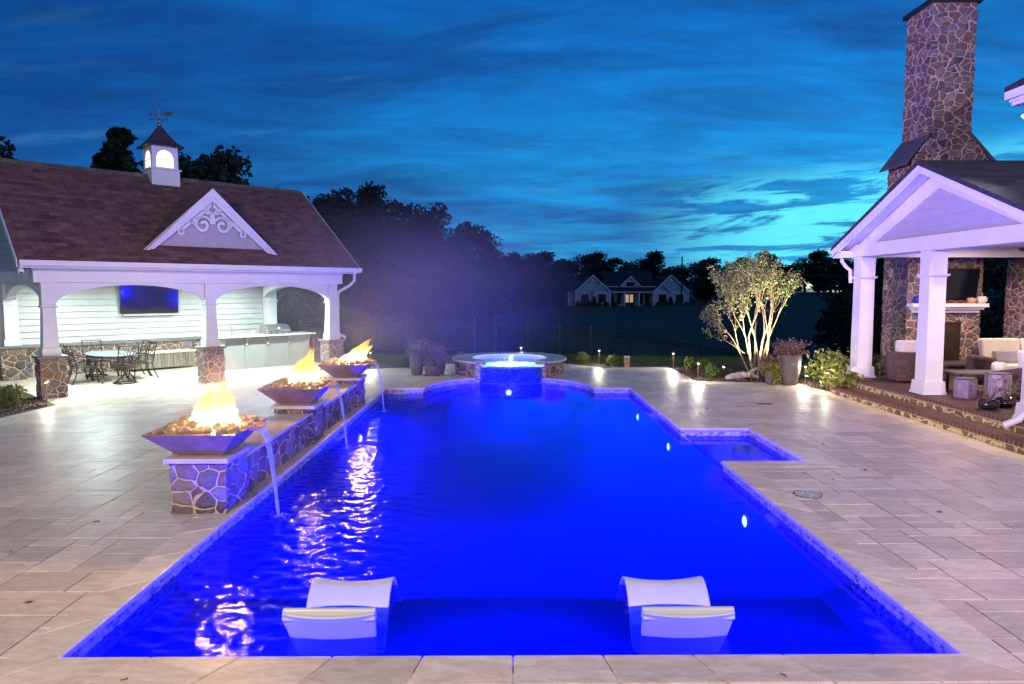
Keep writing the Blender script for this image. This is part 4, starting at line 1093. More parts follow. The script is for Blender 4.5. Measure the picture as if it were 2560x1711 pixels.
def chair(label, swivel):
    t = thing('dining_chair', label, 'chair', group='cast metal chairs round the dining table')   # faces +y
    c = B(); c.prism([(-.23, -.21), (.23, -.21), (.25, .22), (.20, .25), (-.20, .25), (-.25, .22)], .415, .44); c.build('seat', CAST, t, bevel=.006)
    for s in (-1, 1):
        c = B(); c.tube([(s * .24, -.22, .42), (s * .245, -.26, .62), (s * .24, -.31, .84), (s * .235, -.355, 1.0)], .016, 7)
        if not swivel: c.tube([(s * .24, -.22, .42), (s * .245, -.26, .2), (s * .25, -.36, 0)], .016, 7)
        c.build('rear_post' if swivel else 'rear_leg', CAST, t, smooth=50)
        if not swivel: c = B(); c.tube([(s * .23, .22, .42), (s * .235, .23, .2), (s * .24, .26, 0)], .016, 7); c.build('front_leg', CAST, t, smooth=50)
        c = B(); c.tube([(s * .243, -.27, .64), (s * .27, -.12, .665), (s * .275, .08, .66), (s * .27, .18, .62), (s * .25, .20, .52), (s * .245, .21, .43)], .014, 7); c.build('armrest', CAST, t, smooth=50)
    def bk(x, z): return (x, -.245 - .11 * (z - .48) / .5, z)
    c = B(); c.tube([bk(-.24, .99), bk(0, 1.0), bk(.24, .99)], .018, 7, flat=.7); c.build('back_rail', CAST, t, smooth=50)
    c = B(); c.tube([bk(-.24, .50), bk(.24, .50)], .010, 6); c.build('lower_rail', CAST, t, smooth=50)
    c = B()
    for k in range(7):   # open petals round a small hub
        a = math.pi * (k / 6) ; 
        cx_, cz_ = .125 * math.cos(a) * 1.1, .66 + .15 * math.sin(a)
        if k in (0, 6): cz_ = .64
        pts = []
        for j in range(13):
            q = 2 * math.pi * j / 12; u_, v_ = .072 * math.cos(q), .038 * math.sin(q)
            pts.append(bk(cx_ + u_ * math.cos(a) - v_ * math.sin(a), cz_ + u_ * math.sin(a) + v_ * math.cos(a)))
        c.tube(pts, .0075, 5, cap=False)
    for s in (-1, 1): c.tube([bk(s * .03, .64), bk(s * .09, .56), bk(s * .2, .52)], .0075, 5); c.tube([bk(s * .19, .8), bk(s * .235, .84)], .007, 5); c.tube([bk(s * .20, .66), bk(s * .24, .66)], .007, 5)
    c.lathe([(.02, 0), (.028, .01), (.02, .02)], (0, -.29, .64), 10); c.tube([bk(0, .82), bk(0, .96)], .007, 5)
    c.build('flower_splat', CAST, t, smooth=50)
    if swivel:
        c = B(); c.tube([(0, 0, .41), (0, 0, .30), (0, 0, .22)], [.05, .035, .03], 10)
        for k in range(4):
            a = math.pi / 4 + k * math.pi / 2; c.tube([(0, 0, .26), (.12 * math.cos(a), .12 * math.sin(a), .12), (.25 * math.cos(a), .25 * math.sin(a), .03)], .014, 6)
        c.build('pedestal', CAST, t, smooth=50)
        c = B(); c.tube([(.27 * math.cos(2 * math.pi * k / 28), .27 * math.sin(2 * math.pi * k / 28), .018) for k in range(29)], .017, 6, cap=False); c.build('ring_base', CAST, t, smooth=50)
    return t
c1 = chair('four-legged cast metal chair on the left of the dining table, nearest the column', False)
c2 = chair('swivel cast metal chair with ring base at the near end of the dining table', True)
for base, specs in ((c1, [(4.80, 20.42, -90, None), (4.80, 21.08, -90, 'four-legged cast metal chair on the left of the dining table, nearest the siding wall'),
                          (6.14, 20.36, 90, 'four-legged cast metal chair on the right of the dining table, nearer the pool'), (6.14, 21.0, 90, 'four-legged cast metal chair right of the dining table, beside the storage box')]),
                    (c2, [(5.52, 19.62, 4, None), (5.42, 21.85, 180, 'swivel cast metal chair with ring base at the far end of the dining table')])):
    for i, (a, bb, rz, lab) in enumerate(specs):
        o = base if i == 0 else copy_tree(base)
        o.location = W(a, bb, 0); o.rotation_euler = (0, 0, R(45 + rz))
        if lab: o['label'] = lab

# ------------------------------------------------------------------ fireplace porch on the right, facing the pool
por = thing('fireplace_porch', 'white gabled porch open to the pool over brick steps, with tall stone chimney', 'porch', (8.48, 13.57, 0))
def QB(): return B((-8.48, -13.57, 0))
FZ = .36
b = QB(); b.box(8.085, 15, 7.0, 16.42, .0, FZ - .075); b.box(9.6, 15, 16.42, 18.3, -.5, FZ - .075); dense(b.build('floor_riser', STONE2, por), 5)
b = QB(); b.box(8.062, 15, 6.98, 16.44, FZ - .074, FZ); b.box(9.58, 15, 16.441, 18.32, FZ - .074, FZ - .0005); fl_ = b.build('floor', [BRICKEDGE, BRICKTREAD], por)
for p in fl_.data.polygons: p.material_index = 1 if p.normal.z > .5 else 0
b = QB(); b.box(7.655, 8.084, 7.0, 15.93, 0, .105); dense(b.build('lower_riser', STONE2, por), 5)
b = QB(); b.box(7.63, 8.085, 6.98, 15.955, .106, .18); st_ = b.build('lower_step', [BRICKEDGE, BRICKTREAD], por)
for p in st_.data.polygons: p.material_index = 1 if p.normal.z > .5 else 0
for y in (16.45 - .25, 13.57, 10.7):
    b = QB(); x = 8.48
    b.taper(x, y, FZ, FZ + .05, .245, .245, .235, .235); b.taper(x, y, FZ + .05, FZ + .26, .225, .225, .21, .21); b.taper(x, y, FZ + .26, 2.68, .175, .175, .165, .165)
    b.taper(x, y, 2.68, 2.72, .165, .165, .21, .21); b.taper(x, y, 2.72, 2.75, .21, .21, .21, .21); b.taper(x, y, 2.752, 3.21, .17, .17, .17, .17)
    b.build('column', WHITE, por, bevel=.004)
b = QB(); b.box(8.28, 8.68, 9.95, 16.60, 3.212, 3.50); b.box(8.681, 15, 16.35, 16.60, 3.212, 3.50); b.box(8.681, 15, 9.95, 10.2, 3.212, 3.50); b.build('beam', WHITE, por, bevel=.005)
b = QB(); b.box(8.681, 15, 10.2, 16.35, 3.44, 3.48); b.build('ceiling', WHITE, por)
GA, GZ, GE, GEz = 13.35, 4.93, 3.42, 3.46      # ridge y, ridge z, half span, eave z
gs = (GZ - GEz) / GE
b = QB(); XR = 7.98
pf = [(GA - GE, GEz), (GA, GZ), (GA + GE, GEz), (GA + GE, GEz - .08), (GA, GZ - .09), (GA - GE, GEz - .08)]
b.ext([(XR - .05, p, q) for p, q in pf], (7.55, 0, 0)); b.build('roof', DROOF, por)
b = QB()
for s in (-1, 1):
    for x0, th, w0, w1 in ((XR - .035, .033, .03, .215), (XR, .03, .06, .24)):
        b.ext([(x0, GA, GZ - w0), (x0, GA + s * GE, GEz - w0), (x0, GA + s * GE, GEz - w1), (x0, GA, GZ - w1)], (th, 0, 0))
    b.box(XR, 8.27, *sorted((GA + s * (GE - .02), GA + s * (GE - .40))), 3.20, 3.36)
    b.ext([(8.372, GA, GZ - .12), (8.372, GA + s * (GE - .25), 3.505 + .01), (8.372, GA + s * (GE - 1.18), 3.503), (8.372, GA, GZ - .52)], (.026, 0, 0))
b.build('rake_board', WHITE, por, bevel=.004)
b = QB(); b.ext([(XR + .03, GA, GZ - .11), (XR + .03, GA + GE, GEz - .10), (XR + .03, GA + GE, GEz - .125), (XR + .03, GA, GZ - .135)], (.39, 0, 0)); b.ext([(XR + .03, GA, GZ - .11), (XR + .03, GA - GE, GEz - .10), (XR + .03, GA - GE, GEz - .125), (XR + .03, GA, GZ - .135)], (.39, 0, 0)); b.build('soffit', WHITE, por)
b = QB(); z = 3.502
while z < GZ - .3:
    z1 = z + .18; h0 = (GZ - .12 - z) / gs; h1 = max(.02, (GZ - .12 - z1) / gs)
    b.add([(8.39, GA - h0, z), (8.39, GA + h0, z), (8.40, GA + h1, z1), (8.40, GA - h1, z1), (8.5, GA - h0, z), (8.5, GA + h0, z), (8.5, GA + h1, z1), (8.5, GA - h1, z1)],
          [(3, 2, 1, 0), (4, 5, 6, 7), (0, 1, 5, 4), (2, 3, 7, 6), (1, 2, 6, 5), (3, 0, 4, 7)]); z = z1
b.build('gable_siding', SIDING, por)
b = QB(); b.tube([(8.17, GA + GE - .10, 3.30), (8.16, GA + GE - .12, 3.12), (8.20, GA + GE - .22, 3.0), (8.27, GA + GE - .32, 2.90), (8.28, GA + GE - .33, 2.6)], .045, 10); b.build('downspout', WHITE, por, smooth=50)
b = QB(); b.box(7.93, 15, GA + GE, GA + GE + .10, GEz - .13, GEz + .0); b.build('gutter', WHITE, por, bevel=.01)
b = QB(); b.tube([(8.62, 10.45, 2.4), (8.45, 10.45, 1.5), (8.16, 10.45, .80), (8.10, 10.45, .56), (8.02, 10.5, .42), (7.88, 10.62, .30)], .055, 12); b.tube([(8.10, 10.45, .60), (8.09, 10.45, .50)], .065, 12); b.build('downspout', WHITE, por, smooth=50)
for x, z in ((7.62, .098), (8.055, .278)):
    b = QB(); b.box(x + .004, x + .022, 7.0, 15.90, z, z + .006); sl_ = b.build('step_light', emis('step light strip', (1, .80, .35), .5), por)
    lamp('step_lamp', 'AREA', (x - 8.48 - .012, 11.45 - 13.57, z - .002), 5, (1, .78, .34), parent=por, size=.02, size_y=8.8).rotation_euler = (0, R(18), 0)
# chimney and fireplace (part of the porch)
CX0, CX1, CY0, CY1 = 10.0, 11.86, 17.0, 18.12
b = QB()
b.box(CX0, CX1, CY0, CY1, FZ, 5.62)
b.ext([(CX0, CY0, 5.621), (CX1, CY0, 5.621), (11.40, CY0, 6.20), (10.32, CY0, 6.20)], (0, CY1 - CY0, 0))
b.box(10.32, 11.40, CY0 + .001, CY1 - .03, 6.201, 9.36)
chm = b.build('chimney', STONE, por)
dense(chm, 7)
b = QB(); b.box(10.24, 11.48, CY0 - .08, CY1 + .06, 9.362, 9.46); b.build('chimney_cap', BLACK, chm)
for x0, z0, x1, z1 in ((9.80, 5.50, 10.36, 6.24), (12.06, 5.50, 11.36, 6.24)):
    b = QB(); b.ext([(x0, CY0 - .06, z0), (x1, CY0 - .06, z1), (x1, CY0 - .06, z1 + .045), (x0, CY0 - .06, z0 + .045)], (0, CY1 - CY0 + .12, 0)); b.build('shoulder_slab', SLATE, chm, bevel=.006)
b = QB(); b.box(9.95, 12.1, 16.32, 16.999, FZ, .60); he = dense(b.build('hearth', STONE, por), 6)
b = QB(); b.box(9.88, 12.2, 16.24, 17.0 - .002, .602, .66); b.build('hearth_slab', SLATE, he, bevel=.006)
b = QB(); b.box(10.40, 11.36, 16.975, 16.998, .662, 1.63); fb = b.build('firebox_door', plain('dark bronze frame', (.05, .04, .03), .4, .5), por)
for x0, x1 in ((10.44, 10.87), (10.89, 11.32)):
    c = QB(); c.box(x0, x1, 16.968, 16.974, .70, 1.59); c.build('door_glass', plain('smoked door glass', (.05, .035, .025), .08, 0), fb)
b = QB(); b.box(10.05, 11.82, 16.80, 17.0, 1.94, 2.0); b.box(9.98, 11.88, 16.72, 17.0, 2.001, 2.10); b.box(10.10, 11.76, 16.88, 17.0, 1.86, 1.939); b.build('mantel', WHITE, por, bevel=.02)
b = QB(); b.box(12.75, 13.6, 16.6, 17.4, FZ, 3.2); dense(b.build('stone_pier', STONE, por), 6)
# porch's own lamps: warm cans in its ceiling
for x, y in ((10.0, 12.2), (10.6, 15.2), (12.4, 14.2)):
    t = thing('porch_light', 'round recessed light in the porch ceiling, ' + {12.2: 'nearest the steps', 15.2: 'in front of the fireplace', 14.2: 'over the sofa'}[y], 'ceiling light', (x, y, 3.438), 0, 'recessed lights in the porch ceiling')
    c = B(); c.lathe([(.085, -.008), (.10, -.006), (.10, 0), (.085, 0)], n=20); c.build('trim_ring', WHITE, t, smooth=40)
    c = B(); c.lathe([(.001, -.009), (.08, -.009), (.08, -.0085), (.001, -.0085)], n=20); c.build('lens', emis('porch lens', (1, .75, .5), 5), t)
    lamp('downlight', 'AREA', (0, 0, -.02), 75, (1.0, .70, .50), parent=t, size=.16, shape='DISK')
# ceiling fan
t = thing('ceiling_fan', 'dark bladed ceiling fan hanging under the porch ceiling', 'ceiling fan', (11.55, 14.4, 3.30))
c = B(); c.lathe([(.05, .14), (.06, .06), (.11, .03), (.11, -.03), (.05, -.06)], n=20); c.build('motor', BLACK, t, smooth=40)
for k in range(5):
    a = R(176 + 72 * k); c = B(); ca, sa = math.cos(a), math.sin(a)
    P_ = lambda r_, w_, z_: (r_ * ca - w_ * sa, r_ * sa + w_ * ca, z_)
    c.add([P_(.1, -.04, -.01), P_(.72, -.07, -.03), P_(.75, .05, .01), P_(.1, .04, .01), P_(.1, -.04, 0), P_(.72, -.07, -.02), P_(.75, .05, .02), P_(.1, .04, .02)], [(3, 2, 1, 0), (4, 5, 6, 7), (0, 1, 5, 4), (1, 2, 6, 5), (2, 3, 7, 6), (3, 0, 4, 7)]); c.build('blade', plain('dark walnut', (.05, .025, .018), .4), t)
# television over the mantel
t = thing('television', 'dark television tilted forward above the stone fireplace mantel', 'television', (10.98, 16.90, 2.17))
t.rotation_euler = (R(9), 0, 0)
c = B(); c.box(-.64, .64, -.05, 0, 0, .80); c.build('casing', BLACK, t, bevel=.005)
c = B(); c.box(-.62, .62, -.054, -.051, .02, .78); c.build('screen', SCREEN, t)
c = B(); c.tube([(0, .0, .4), (0, .07, .38)], .06, 10); c.build('bracket', BLACK, t)
def pumpkin(x, y, z, r_, h, col, label, curl=False, cat='pumpkin'):
    t = thing('pumpkin', label, cat, (x, y, z))
    c = B(); n = 40; prof = [(.15, .02), (.62, .0), (.92, .22), (1, .5), (.92, .8), (.6, .98), (.2, .93)]
    vs = [(r_ * p * (1 - .09 * abs(math.cos(5 * 2 * math.pi * k / n))) * math.cos(2 * math.pi * k / n), r_ * p * (1 - .09 * abs(math.cos(5 * 2 * math.pi * k / n))) * math.sin(2 * math.pi * k / n), q * h) for p, q in prof for k in range(n)]
    c.add(vs, [(i * n + k, i * n + (k + 1) % n, (i + 1) * n + (k + 1) % n, (i + 1) * n + k) for i in range(6) for k in range(n)] + [tuple(reversed(range(n))), tuple(range(6 * n, 7 * n))])
    c.build('body', plain(label.split()[0] + ' pumpkin', col, .45, var=.08), t, smooth=60)
    c = B(); pts = [(0, 0, h * .9), (.01, 0, h * 1.05), (.03, .0, h * 1.15)] if not curl else [(0, 0, h * .9), (.01, 0, h * 1.2), (-.01, 0, h * 1.5), (-.06, 0, h * 1.62), (-.07, 0, h * 1.5)]
    c.tube(pts, [.02, .014, .01] + [.008] * (len(pts) - 3), 8); c.build('stem', plain('dry stem', (.30, .20, .12), .7), t, smooth=50)
pumpkin(10.24, 16.84, 2.10, .17, .20, (.03, .05, .42), 'blue ribbed pumpkin at the left end of the mantel')
pumpkin(11.50, 16.84, 2.10, .12, .14, (.50, .33, .22), 'tan small pumpkin on the mantel beside the white one')
pumpkin(11.76, 16.84, 2.10, .125, .18, (.70, .62, .58), 'white pumpkin with long curled stem at the right end of the mantel', True)
t = thing('driftwood_garland', 'low garland of dried leaves lying on the mantel under the television', 'garland', (11.1, 16.84, 2.10))
rs = np.random.RandomState(5); Cc = np.stack([rs.uniform(-.3, .3, 120), rs.uniform(-.05, .05, 120), rs.uniform(.01, .07, 120)], 1); quads_mesh('leaves', leaf_quads(Cc, .05, rs), LEAF_R, t)
c = B(); c.tube([(-.3, 0, .02), (0, .02, .03), (.3, 0, .02)], .012, 6); c.build('twig', DBARK, t)

def cushion(c, x0, x1, y0, y1, z0, z1): c.box(x0, x1, y0, y1, z0, z1)
def wicker_chair(label, loc, rz, w=.84, d=.82, hb=.66):
    t = thing('wicker_armchair', label, 'armchair', loc, rz, None)    # faces +y
    c = B(); n = 14    # barrel back and arms: a curved shell open at the front
    prof = []
    for k in range(n + 1):
        a = math.pi + math.pi * k / n
        x = w / 2 * math.copysign(abs(math.cos(a)) ** .55, math.cos(a)); y = -.02 + (d / 2 - .02) * math.copysign(abs(math.sin(a)) ** .55, math.sin(a)) 
        prof.append((x, y))
    prof = [(-w / 2, d / 2 - .06)] + prof + [(w / 2, d / 2 - .06)]
    m = len(prof); vs = []
    for i, (x, y) in enumerate(prof):
        f = .88; top = hb - .12 * sst(-.25, .3, y)
        vs += [(x * .93, y * .93, .03), (x, y, top), (x * f * .93, y * f * .93 , top + .01), (x * f * .9, y * f * .9, .03)]
    fs = []
    for i in range(m - 1):
        for k in range(3): fs.append((i * 4 + k, i * 4 + k + 1, (i + 1) * 4 + k + 1, (i + 1) * 4 + k))
    fs += [(0, 3, 2, 1), ((m - 1) * 4, (m - 1) * 4 + 1, (m - 1) * 4 + 2, (m - 1) * 4 + 3)]
    c.add(vs, fs); c.build('shell', WICKER, t, smooth=50)
    c = B(); c.box(-w * .42, w * .42, -d * .36, d * .44, .03, .30); c.build('seat_base', WICKER, t, bevel=.01)
    c = B(); c.box(-w * .40, w * .40, -d * .30, d * .46, .302, .43); c.build('seat_cushion', CUSHION, t, bevel=.035, seg=3)
    c = B(); c.box(-w * .36, w * .36, -.08, .08, 0, .54); o = c.build('back_cushion', CUSHION, t, bevel=.05, seg=4, loc=(0, -d * .24, .40)); o.rotation_euler = (R(-12), 0, 0)
    for sx in (-1, 1):
        for sy in (-1, 1): c = B(); c.box(sx * w * .38 - .025, sx * w * .38 + .025, sy * d * .33 - .025, sy * d * .33 + .025, 0, .03); c.build('foot', BLACK, t)
    return t
wicker_chair('brown wicker armchair with cream back cushion, turned away, left of the fireplace', (9.22, 15.45, FZ), R(-22), .92, .84, .68)
wicker_chair('brown wicker armchair at the right picture edge behind the slate table', (10.05, 13.05, FZ), R(15), .9, .82, .60)
# sofa facing the camera
t = thing('wicker_sofa', 'wicker sofa with cream cushions and grey pillow in front of the stone pier', 'sofa', (11.5, 14.95, FZ))
c = B(); c.box(-.95, .95, -.35, .35, .04, .30); c.build('seat_base', WICKER, t, bevel=.01)
c = B(); c.box(-.95, .95, .30, .42, .04, .80); c.build('backrest', WICKER, t, bevel=.03)
for s in (-1, 1):
    c = B(); c.box(s * 1.0 - .09, s * 1.0 + .09, -.42, .40, .04, .62); c.build('arm', WICKER, t, bevel=.07, seg=4)
    c = B(); c.box(s * .455 - .44, s * .455 + .44, -.40, .28, .302, .46); c.build('seat_cushion', CUSHION, t, bevel=.04, seg=3)
    c = B(); c.box(-.43, .43, -.08, .08, 0, .56); o = c.build('back_cushion', CUSHION, t, bevel=.05, seg=4, loc=(s * .455, .17, .44)); o.rotation_euler = (R(-10), 0, 0)
t2 = thing('throw_pillow', 'grey lumbar pillow leaning on the cream sofa cushion', 'pillow', (11.06, 14.90, FZ + .47))
c = B(); c.box(-.30, .30, -.06, .06, 0, .28); o = c.build('cover', DARKCUSH, t2, bevel=.05, seg=4); o.rotation_euler = (R(-16), 0, 0)
c = B(); c.tube([(-.29, -.05, .02), (0, -.07, .015), (.29, -.05, .02)], .006, 6); c.build('piping', DARKCUSH, t2)
t = thing('slate_side_table', 'low table with blue-grey slate top beside the hexagonal stools', 'table', (9.55, 13.75, FZ))
c = B(); c.box(-.55, .55, -.3, .3, .38, .42); c.build('tabletop', SLATE, t, bevel=.006)
for sx in (-.45, .45):
    for sy in (-.2, .2): c = B(); c.box(sx - .03, sx + .03, sy - .03, sy + .03, 0, .38); c.build('leg', BLACK, t)
pumpkin(9.93, 13.62, FZ + .42, .14, .21, (.72, .68, .62), 'cream pumpkin sitting on the low slate table')
def hexstool(x, y, h, r_, label):
    t = thing('hexagonal_stool', label, 'stool', (x, y, FZ), R(12), 'hexagonal ceramic stools on the porch')
    c = B(); c.prism([(r_ * math.cos(R(60 * k)), r_ * math.sin(R(60 * k))) for k in range(6)], 0, h - .025); c.build('body', CERAMIC, t, bevel=.008)
    c = B(); c.prism([(r_ * 1.0 * math.cos(R(60 * k)), r_ * 1.0 * math.sin(R(60 * k))) for k in range(6)], h - .024, h); c.build('top', SLATE, t, bevel=.008)
hexstool(8.88, 13.05, .38, .20, 'short hexagonal stool with lilac sides beside the porch column')
hexstool(9.27, 12.72, .52, .22, 'tall hexagonal stool with lilac sides next to the potted plants')

# ------------------------------------------------------------------ main house eave with its twin floodlight
t = thing('main_house', 'white eave corner of the main house above the porch roof', 'house', (9.4, 9.0, 0))
HB = lambda: B((-9.4, -9.0, 0))
b = HB(); b.box(9.5, 15, 5.0, 11.4, 0, 5.62); b.build('wall', SIDING, t)
b = HB(); b.box(8.72, 15, 4.6, 12.0, 5.60, 5.66); b.build('soffit', WHITE, t)
b = HB(); b.box(8.69, 15, 4.57, 12.03, 5.661, 5.84); b.box(8.60, 8.689, 4.57, 12.03, 5.70, 5.84); b.build('fascia', WHITE, t, bevel=.01)
b = HB(); b.ext([(8.62, 12.06, 5.842), (12, 12.06, 7.6), (12, 12.06, 7.7), (8.62, 12.06, 5.93)], (0, -7.5, 0)); b.build('roof', DROOF, t)
t = thing('twin_floodlight', 'pair of white floodlights under the house eave at the right picture edge', 'floodlight', (9.05, 11.75, 5.60))
c = B(); c.lathe([(.06, 0), (.06, -.03), (.03, -.05)], n=14); c.build('mount', WHITE, t)
for s in (-1, 1):
    c = B(); d = Vector((-.35 - .18 * (s < 0), -.25 * s - .1, -.8)).normalized(); p = Vector((s * .085, 0, -.03))
    c.tube([p, p + d * .10, p + d * .17, p + d * .26], [.025, .028, .05, .095], 14); hd = c.build('lamp_head', WHITE, t, smooth=40)
    c = B(); c.tube([p + d * .262, p + d * .265], [.08, .08], 14); c.build('lens', emis('floodlight lens', (.85, 1, .9), 1.5), hd)
lamp('floodlight_beam', 'SPOT', (-.2, -.1, -.35), 160, (.95, .95, 1.0), parent=t, size=.15, target=None, spot=80, blend=.9).rotation_euler = (R(-10), R(62), 0)
lamp('floodlight_glow', 'POINT', (-.15, -.1, -.33), 1.2, (.75, 1.0, .85), parent=t, size=.08)

# ------------------------------------------------------------------ in-pool loungers
def lounger(label, x):
    t = thing('pool_lounger', label, 'lounger', (x, 5.0, -.42), 0, 'white loungers standing on the tanning ledge')
    prof = [(-.18, .53), (-.15, .475), (-.11, .40), (-.05, .29), (.02, .18), (.08, .10), (.14, .06), (.20, .065), (.27, .13), (.35, .24), (.43, .34), (.52, .405), (.62, .43), (.73, .39), (.85, .28), (.97, .13), (1.08, .03)]
    pp = []      # smooth the profile
    for i in range(len(prof) - 1):
        p0, p1, p2, p3 = [Vector(prof[max(0, min(len(prof) - 1, k))]) for k in (i - 1, i, i + 1, i + 2)]
        for s in (0, .34, .67):
            pp.append(.5 * ((2 * p1) + (p2 - p0) * s + (2 * p0 - 5 * p1 + 4 * p2 - p3) * s * s + (-p0 + 3 * p1 - 3 * p2 + p3) * s ** 3))
    pp.append(Vector(prof[-1])); th = .028; m = len(pp); xs = [-.335 + .67 * k / 10 for k in range(11)]
    vs = []; 
    for side in (0, 1):
        for i, p in enumerate(pp):
            tn = (pp[min(i + 1, m - 1)] - pp[max(i - 1, 0)]).normalized(); nn = Vector((-tn.y, tn.x))
            for xx in xs:
                dish = .035 * ((xx / .335) ** 2 - 1) * (1 if i < m * .85 else .3)
                q = p + nn * (0 if side == 0 else -th) + nn * dish
                vs.append((xx * (1 - .07 * sst(.5, .1, q.y) * (q.x < .14)), q.x, q.y))
    K = len(xs); fs = []
    for i in range(m - 1):
        for k in range(K - 1):
            a = i * K + k; fs.append((a, a + 1, a + K + 1, a + K)); a += m * K; fs.append((a + K, a + K + 1, a + 1, a))
        for k, fl in ((0, 0), (K - 1, 1)):
            a = i * K + k; q = (a, a + K, a + K + m * K, a + m * K); fs.append(q if not fl else q[::-1])
    for i, fl in ((0, 0), (m - 1, 1)):
        for k in range(K - 1):
            a = i * K + k; q = (a, a + m * K, a + 1 + m * K, a + 1); fs.append(q if not fl else q[::-1])
    c = B(); c.add(vs, fs); c.build('shell', RESIN, t, smooth=40, bevel=.006)
    for xx in (-.17, .12):      # moulded ribs behind the backrest
        c = B(); sg = [p for p in pp if p.x < .06 and p.y < .44]
        c.tube([(xx, p.x - .028, p.y - .026) for p in sg], [.008] + [.020] * (len(sg) - 2) + [.024], 8, flat=.8); c.build('rib', RESIN, t, smooth=50)
    c = B(); c.ext([(-.338, -.175, .538), (-.338, -.150, .545), (-.338, -.108, .455), (-.338, -.155, .44), (-.338, -.20, .465)], (.676, 0, 0)); c.build('head_lip', RESIN, t, bevel=.008)
    c = B(); c.box(-.26, .26, .04, .24, 0, .05); c.box(-.26, .26, .95, 1.12, 0, .03); c.build('foot_base', RESIN, t, bevel=.02)
lounger('white moulded in-pool lounger on the left, beside the flame reflections', -1.30)
lounger('white moulded in-pool lounger on the right of the tanning ledge', 1.33)

# ------------------------------------------------------------------ beds, lawn, planting
def sheet(name, poly, z, m, kind='structure'):
    b = B(); b.add([(p[0], p[1], z(p[0], p[1]) if callable(z) else z) for p in poly], [tuple(range(len(poly)))])
    o = b.build(name, m); o['kind'] = kind; return o
def strip(name, edge, width, m, lift, side=1):
    """a bed that follows a line; rows drop onto the terrain"""
    b = B(); nrow = 5; pts = []
    for i in range(len(edge)):
        a = Vector(edge[max(i - 1, 0)]); c = Vector(edge[min(i + 1, len(edge) - 1)]); d = (c - a).normalized(); nn = Vector((-d.y, d.x)) * side
        for k in range(nrow):
            q = Vector(edge[i]) + nn * width * k / (nrow - 1)
            pts.append((q.x, q.y, max(-.02, hgt(q.x, q.y) + lift) if k < nrow - 1 else hgt(q.x, q.y) - .01))
    f = [(i * nrow + k, i * nrow + k + 1, (i + 1) * nrow + k + 1, (i + 1) * nrow + k) for i in range(len(edge) - 1) for k in range(nrow - 1)]
    b.add(pts, [q[::-1] if side > 0 else q for q in f]); o = b.build(name, m, smooth=80); o['kind'] = 'structure'; return o
def dens(pts, n=6):
    out = []
    for a, c in zip(pts, pts[1:]): out += [tuple(Vector(a).lerp(Vector(c), k / n)) for k in range(n)]
    return out + [pts[-1]]
strip('mulch_bed', dens([(-1.7, 22.35), (0, 22.75), (1.9, 22.5), (3.06, 21.3), (4.15, 21.45), (4.4, 21.5)]), 1.25, MULCH, .045)
sheet('mulch_bed', [(5.05, 20.72), (5.0, 18.06), (6.8, 17.7), (7.58, 17.69), (7.56, 16.96), (7.70, 15.9), (8.1, 16.0), (8.1, 16.45), (9.7, 16.5), (9.7, 18.6), (8.6, 19.3), (7.6, 20.6), (5.4, 21.3)], .0, MULCH)
strip('mulch_bed', dens([(-4.2, 21.1), (-3.0, 21.45), (-2.2, 22.25)]), 1.0, MULCH, .045)
BEDL = [(-9.5, 14.38), (-12.44, 17.17), (-16.1, 17.28), (-17, 12), (-10.2, 9), (-9.63, 12.8)]
sheet('mulch_bed', BEDL, .004, MULCH)
sheet('lawn', [(-10.25, 14.65), (-12.55, 17.0), (-16.0, 17.1), (-16.6, 13.5), (-12.4, 13.6)], .012, GROUND)
def grass(name, P, n, seed, hh=.05, zf=None):
    rs = np.random.RandomState(seed); xs = [p[0] for p in P]; ys = [p[1] for p in P]; C = []
    while len(C) < n:
        x, y = rs.uniform(min(xs), max(xs)), rs.uniform(min(ys), max(ys))
        if inpoly(x, y, P): C.append((x, y, zf(x, y) if zf else .012))
    C = np.array(C); a = rs.uniform(0, 6.283, n); h = hh * rs.uniform(.5, 1.3, n); w = .004 + .003 * rs.rand(n)
    dx, dy = np.cos(a) * w, np.sin(a) * w; lx, ly = rs.normal(0, .016, n), rs.normal(0, .016, n)
    z0 = np.zeros(n)
    q = np.stack([C + np.stack([-dx, -dy, z0], 1), C + np.stack([dx, dy, z0], 1), C + np.stack([lx + dx * .2, ly + dy * .2, h], 1), C + np.stack([lx - dx * .2, ly - dy * .2, h], 1)], 1)
    o = quads_mesh(name, q, GRASS); o['kind'] = 'stuff'; return o
grass('grass', [(-10.25, 14.65), (-12.55, 17.0), (-16.0, 17.1), (-16.6, 13.5), (-12.4, 13.6)], 16000, 3, .06)
grass('grass', [(-6.8, 23.9), (-4.6, 21.6), (-3.0, 22.4), (-2.0, 23.4), (5.6, 22.6), (9.5, 21.5), (10, 26), (-7, 27)], 30000, 4, .09, lambda x, y: hgt(x, y))
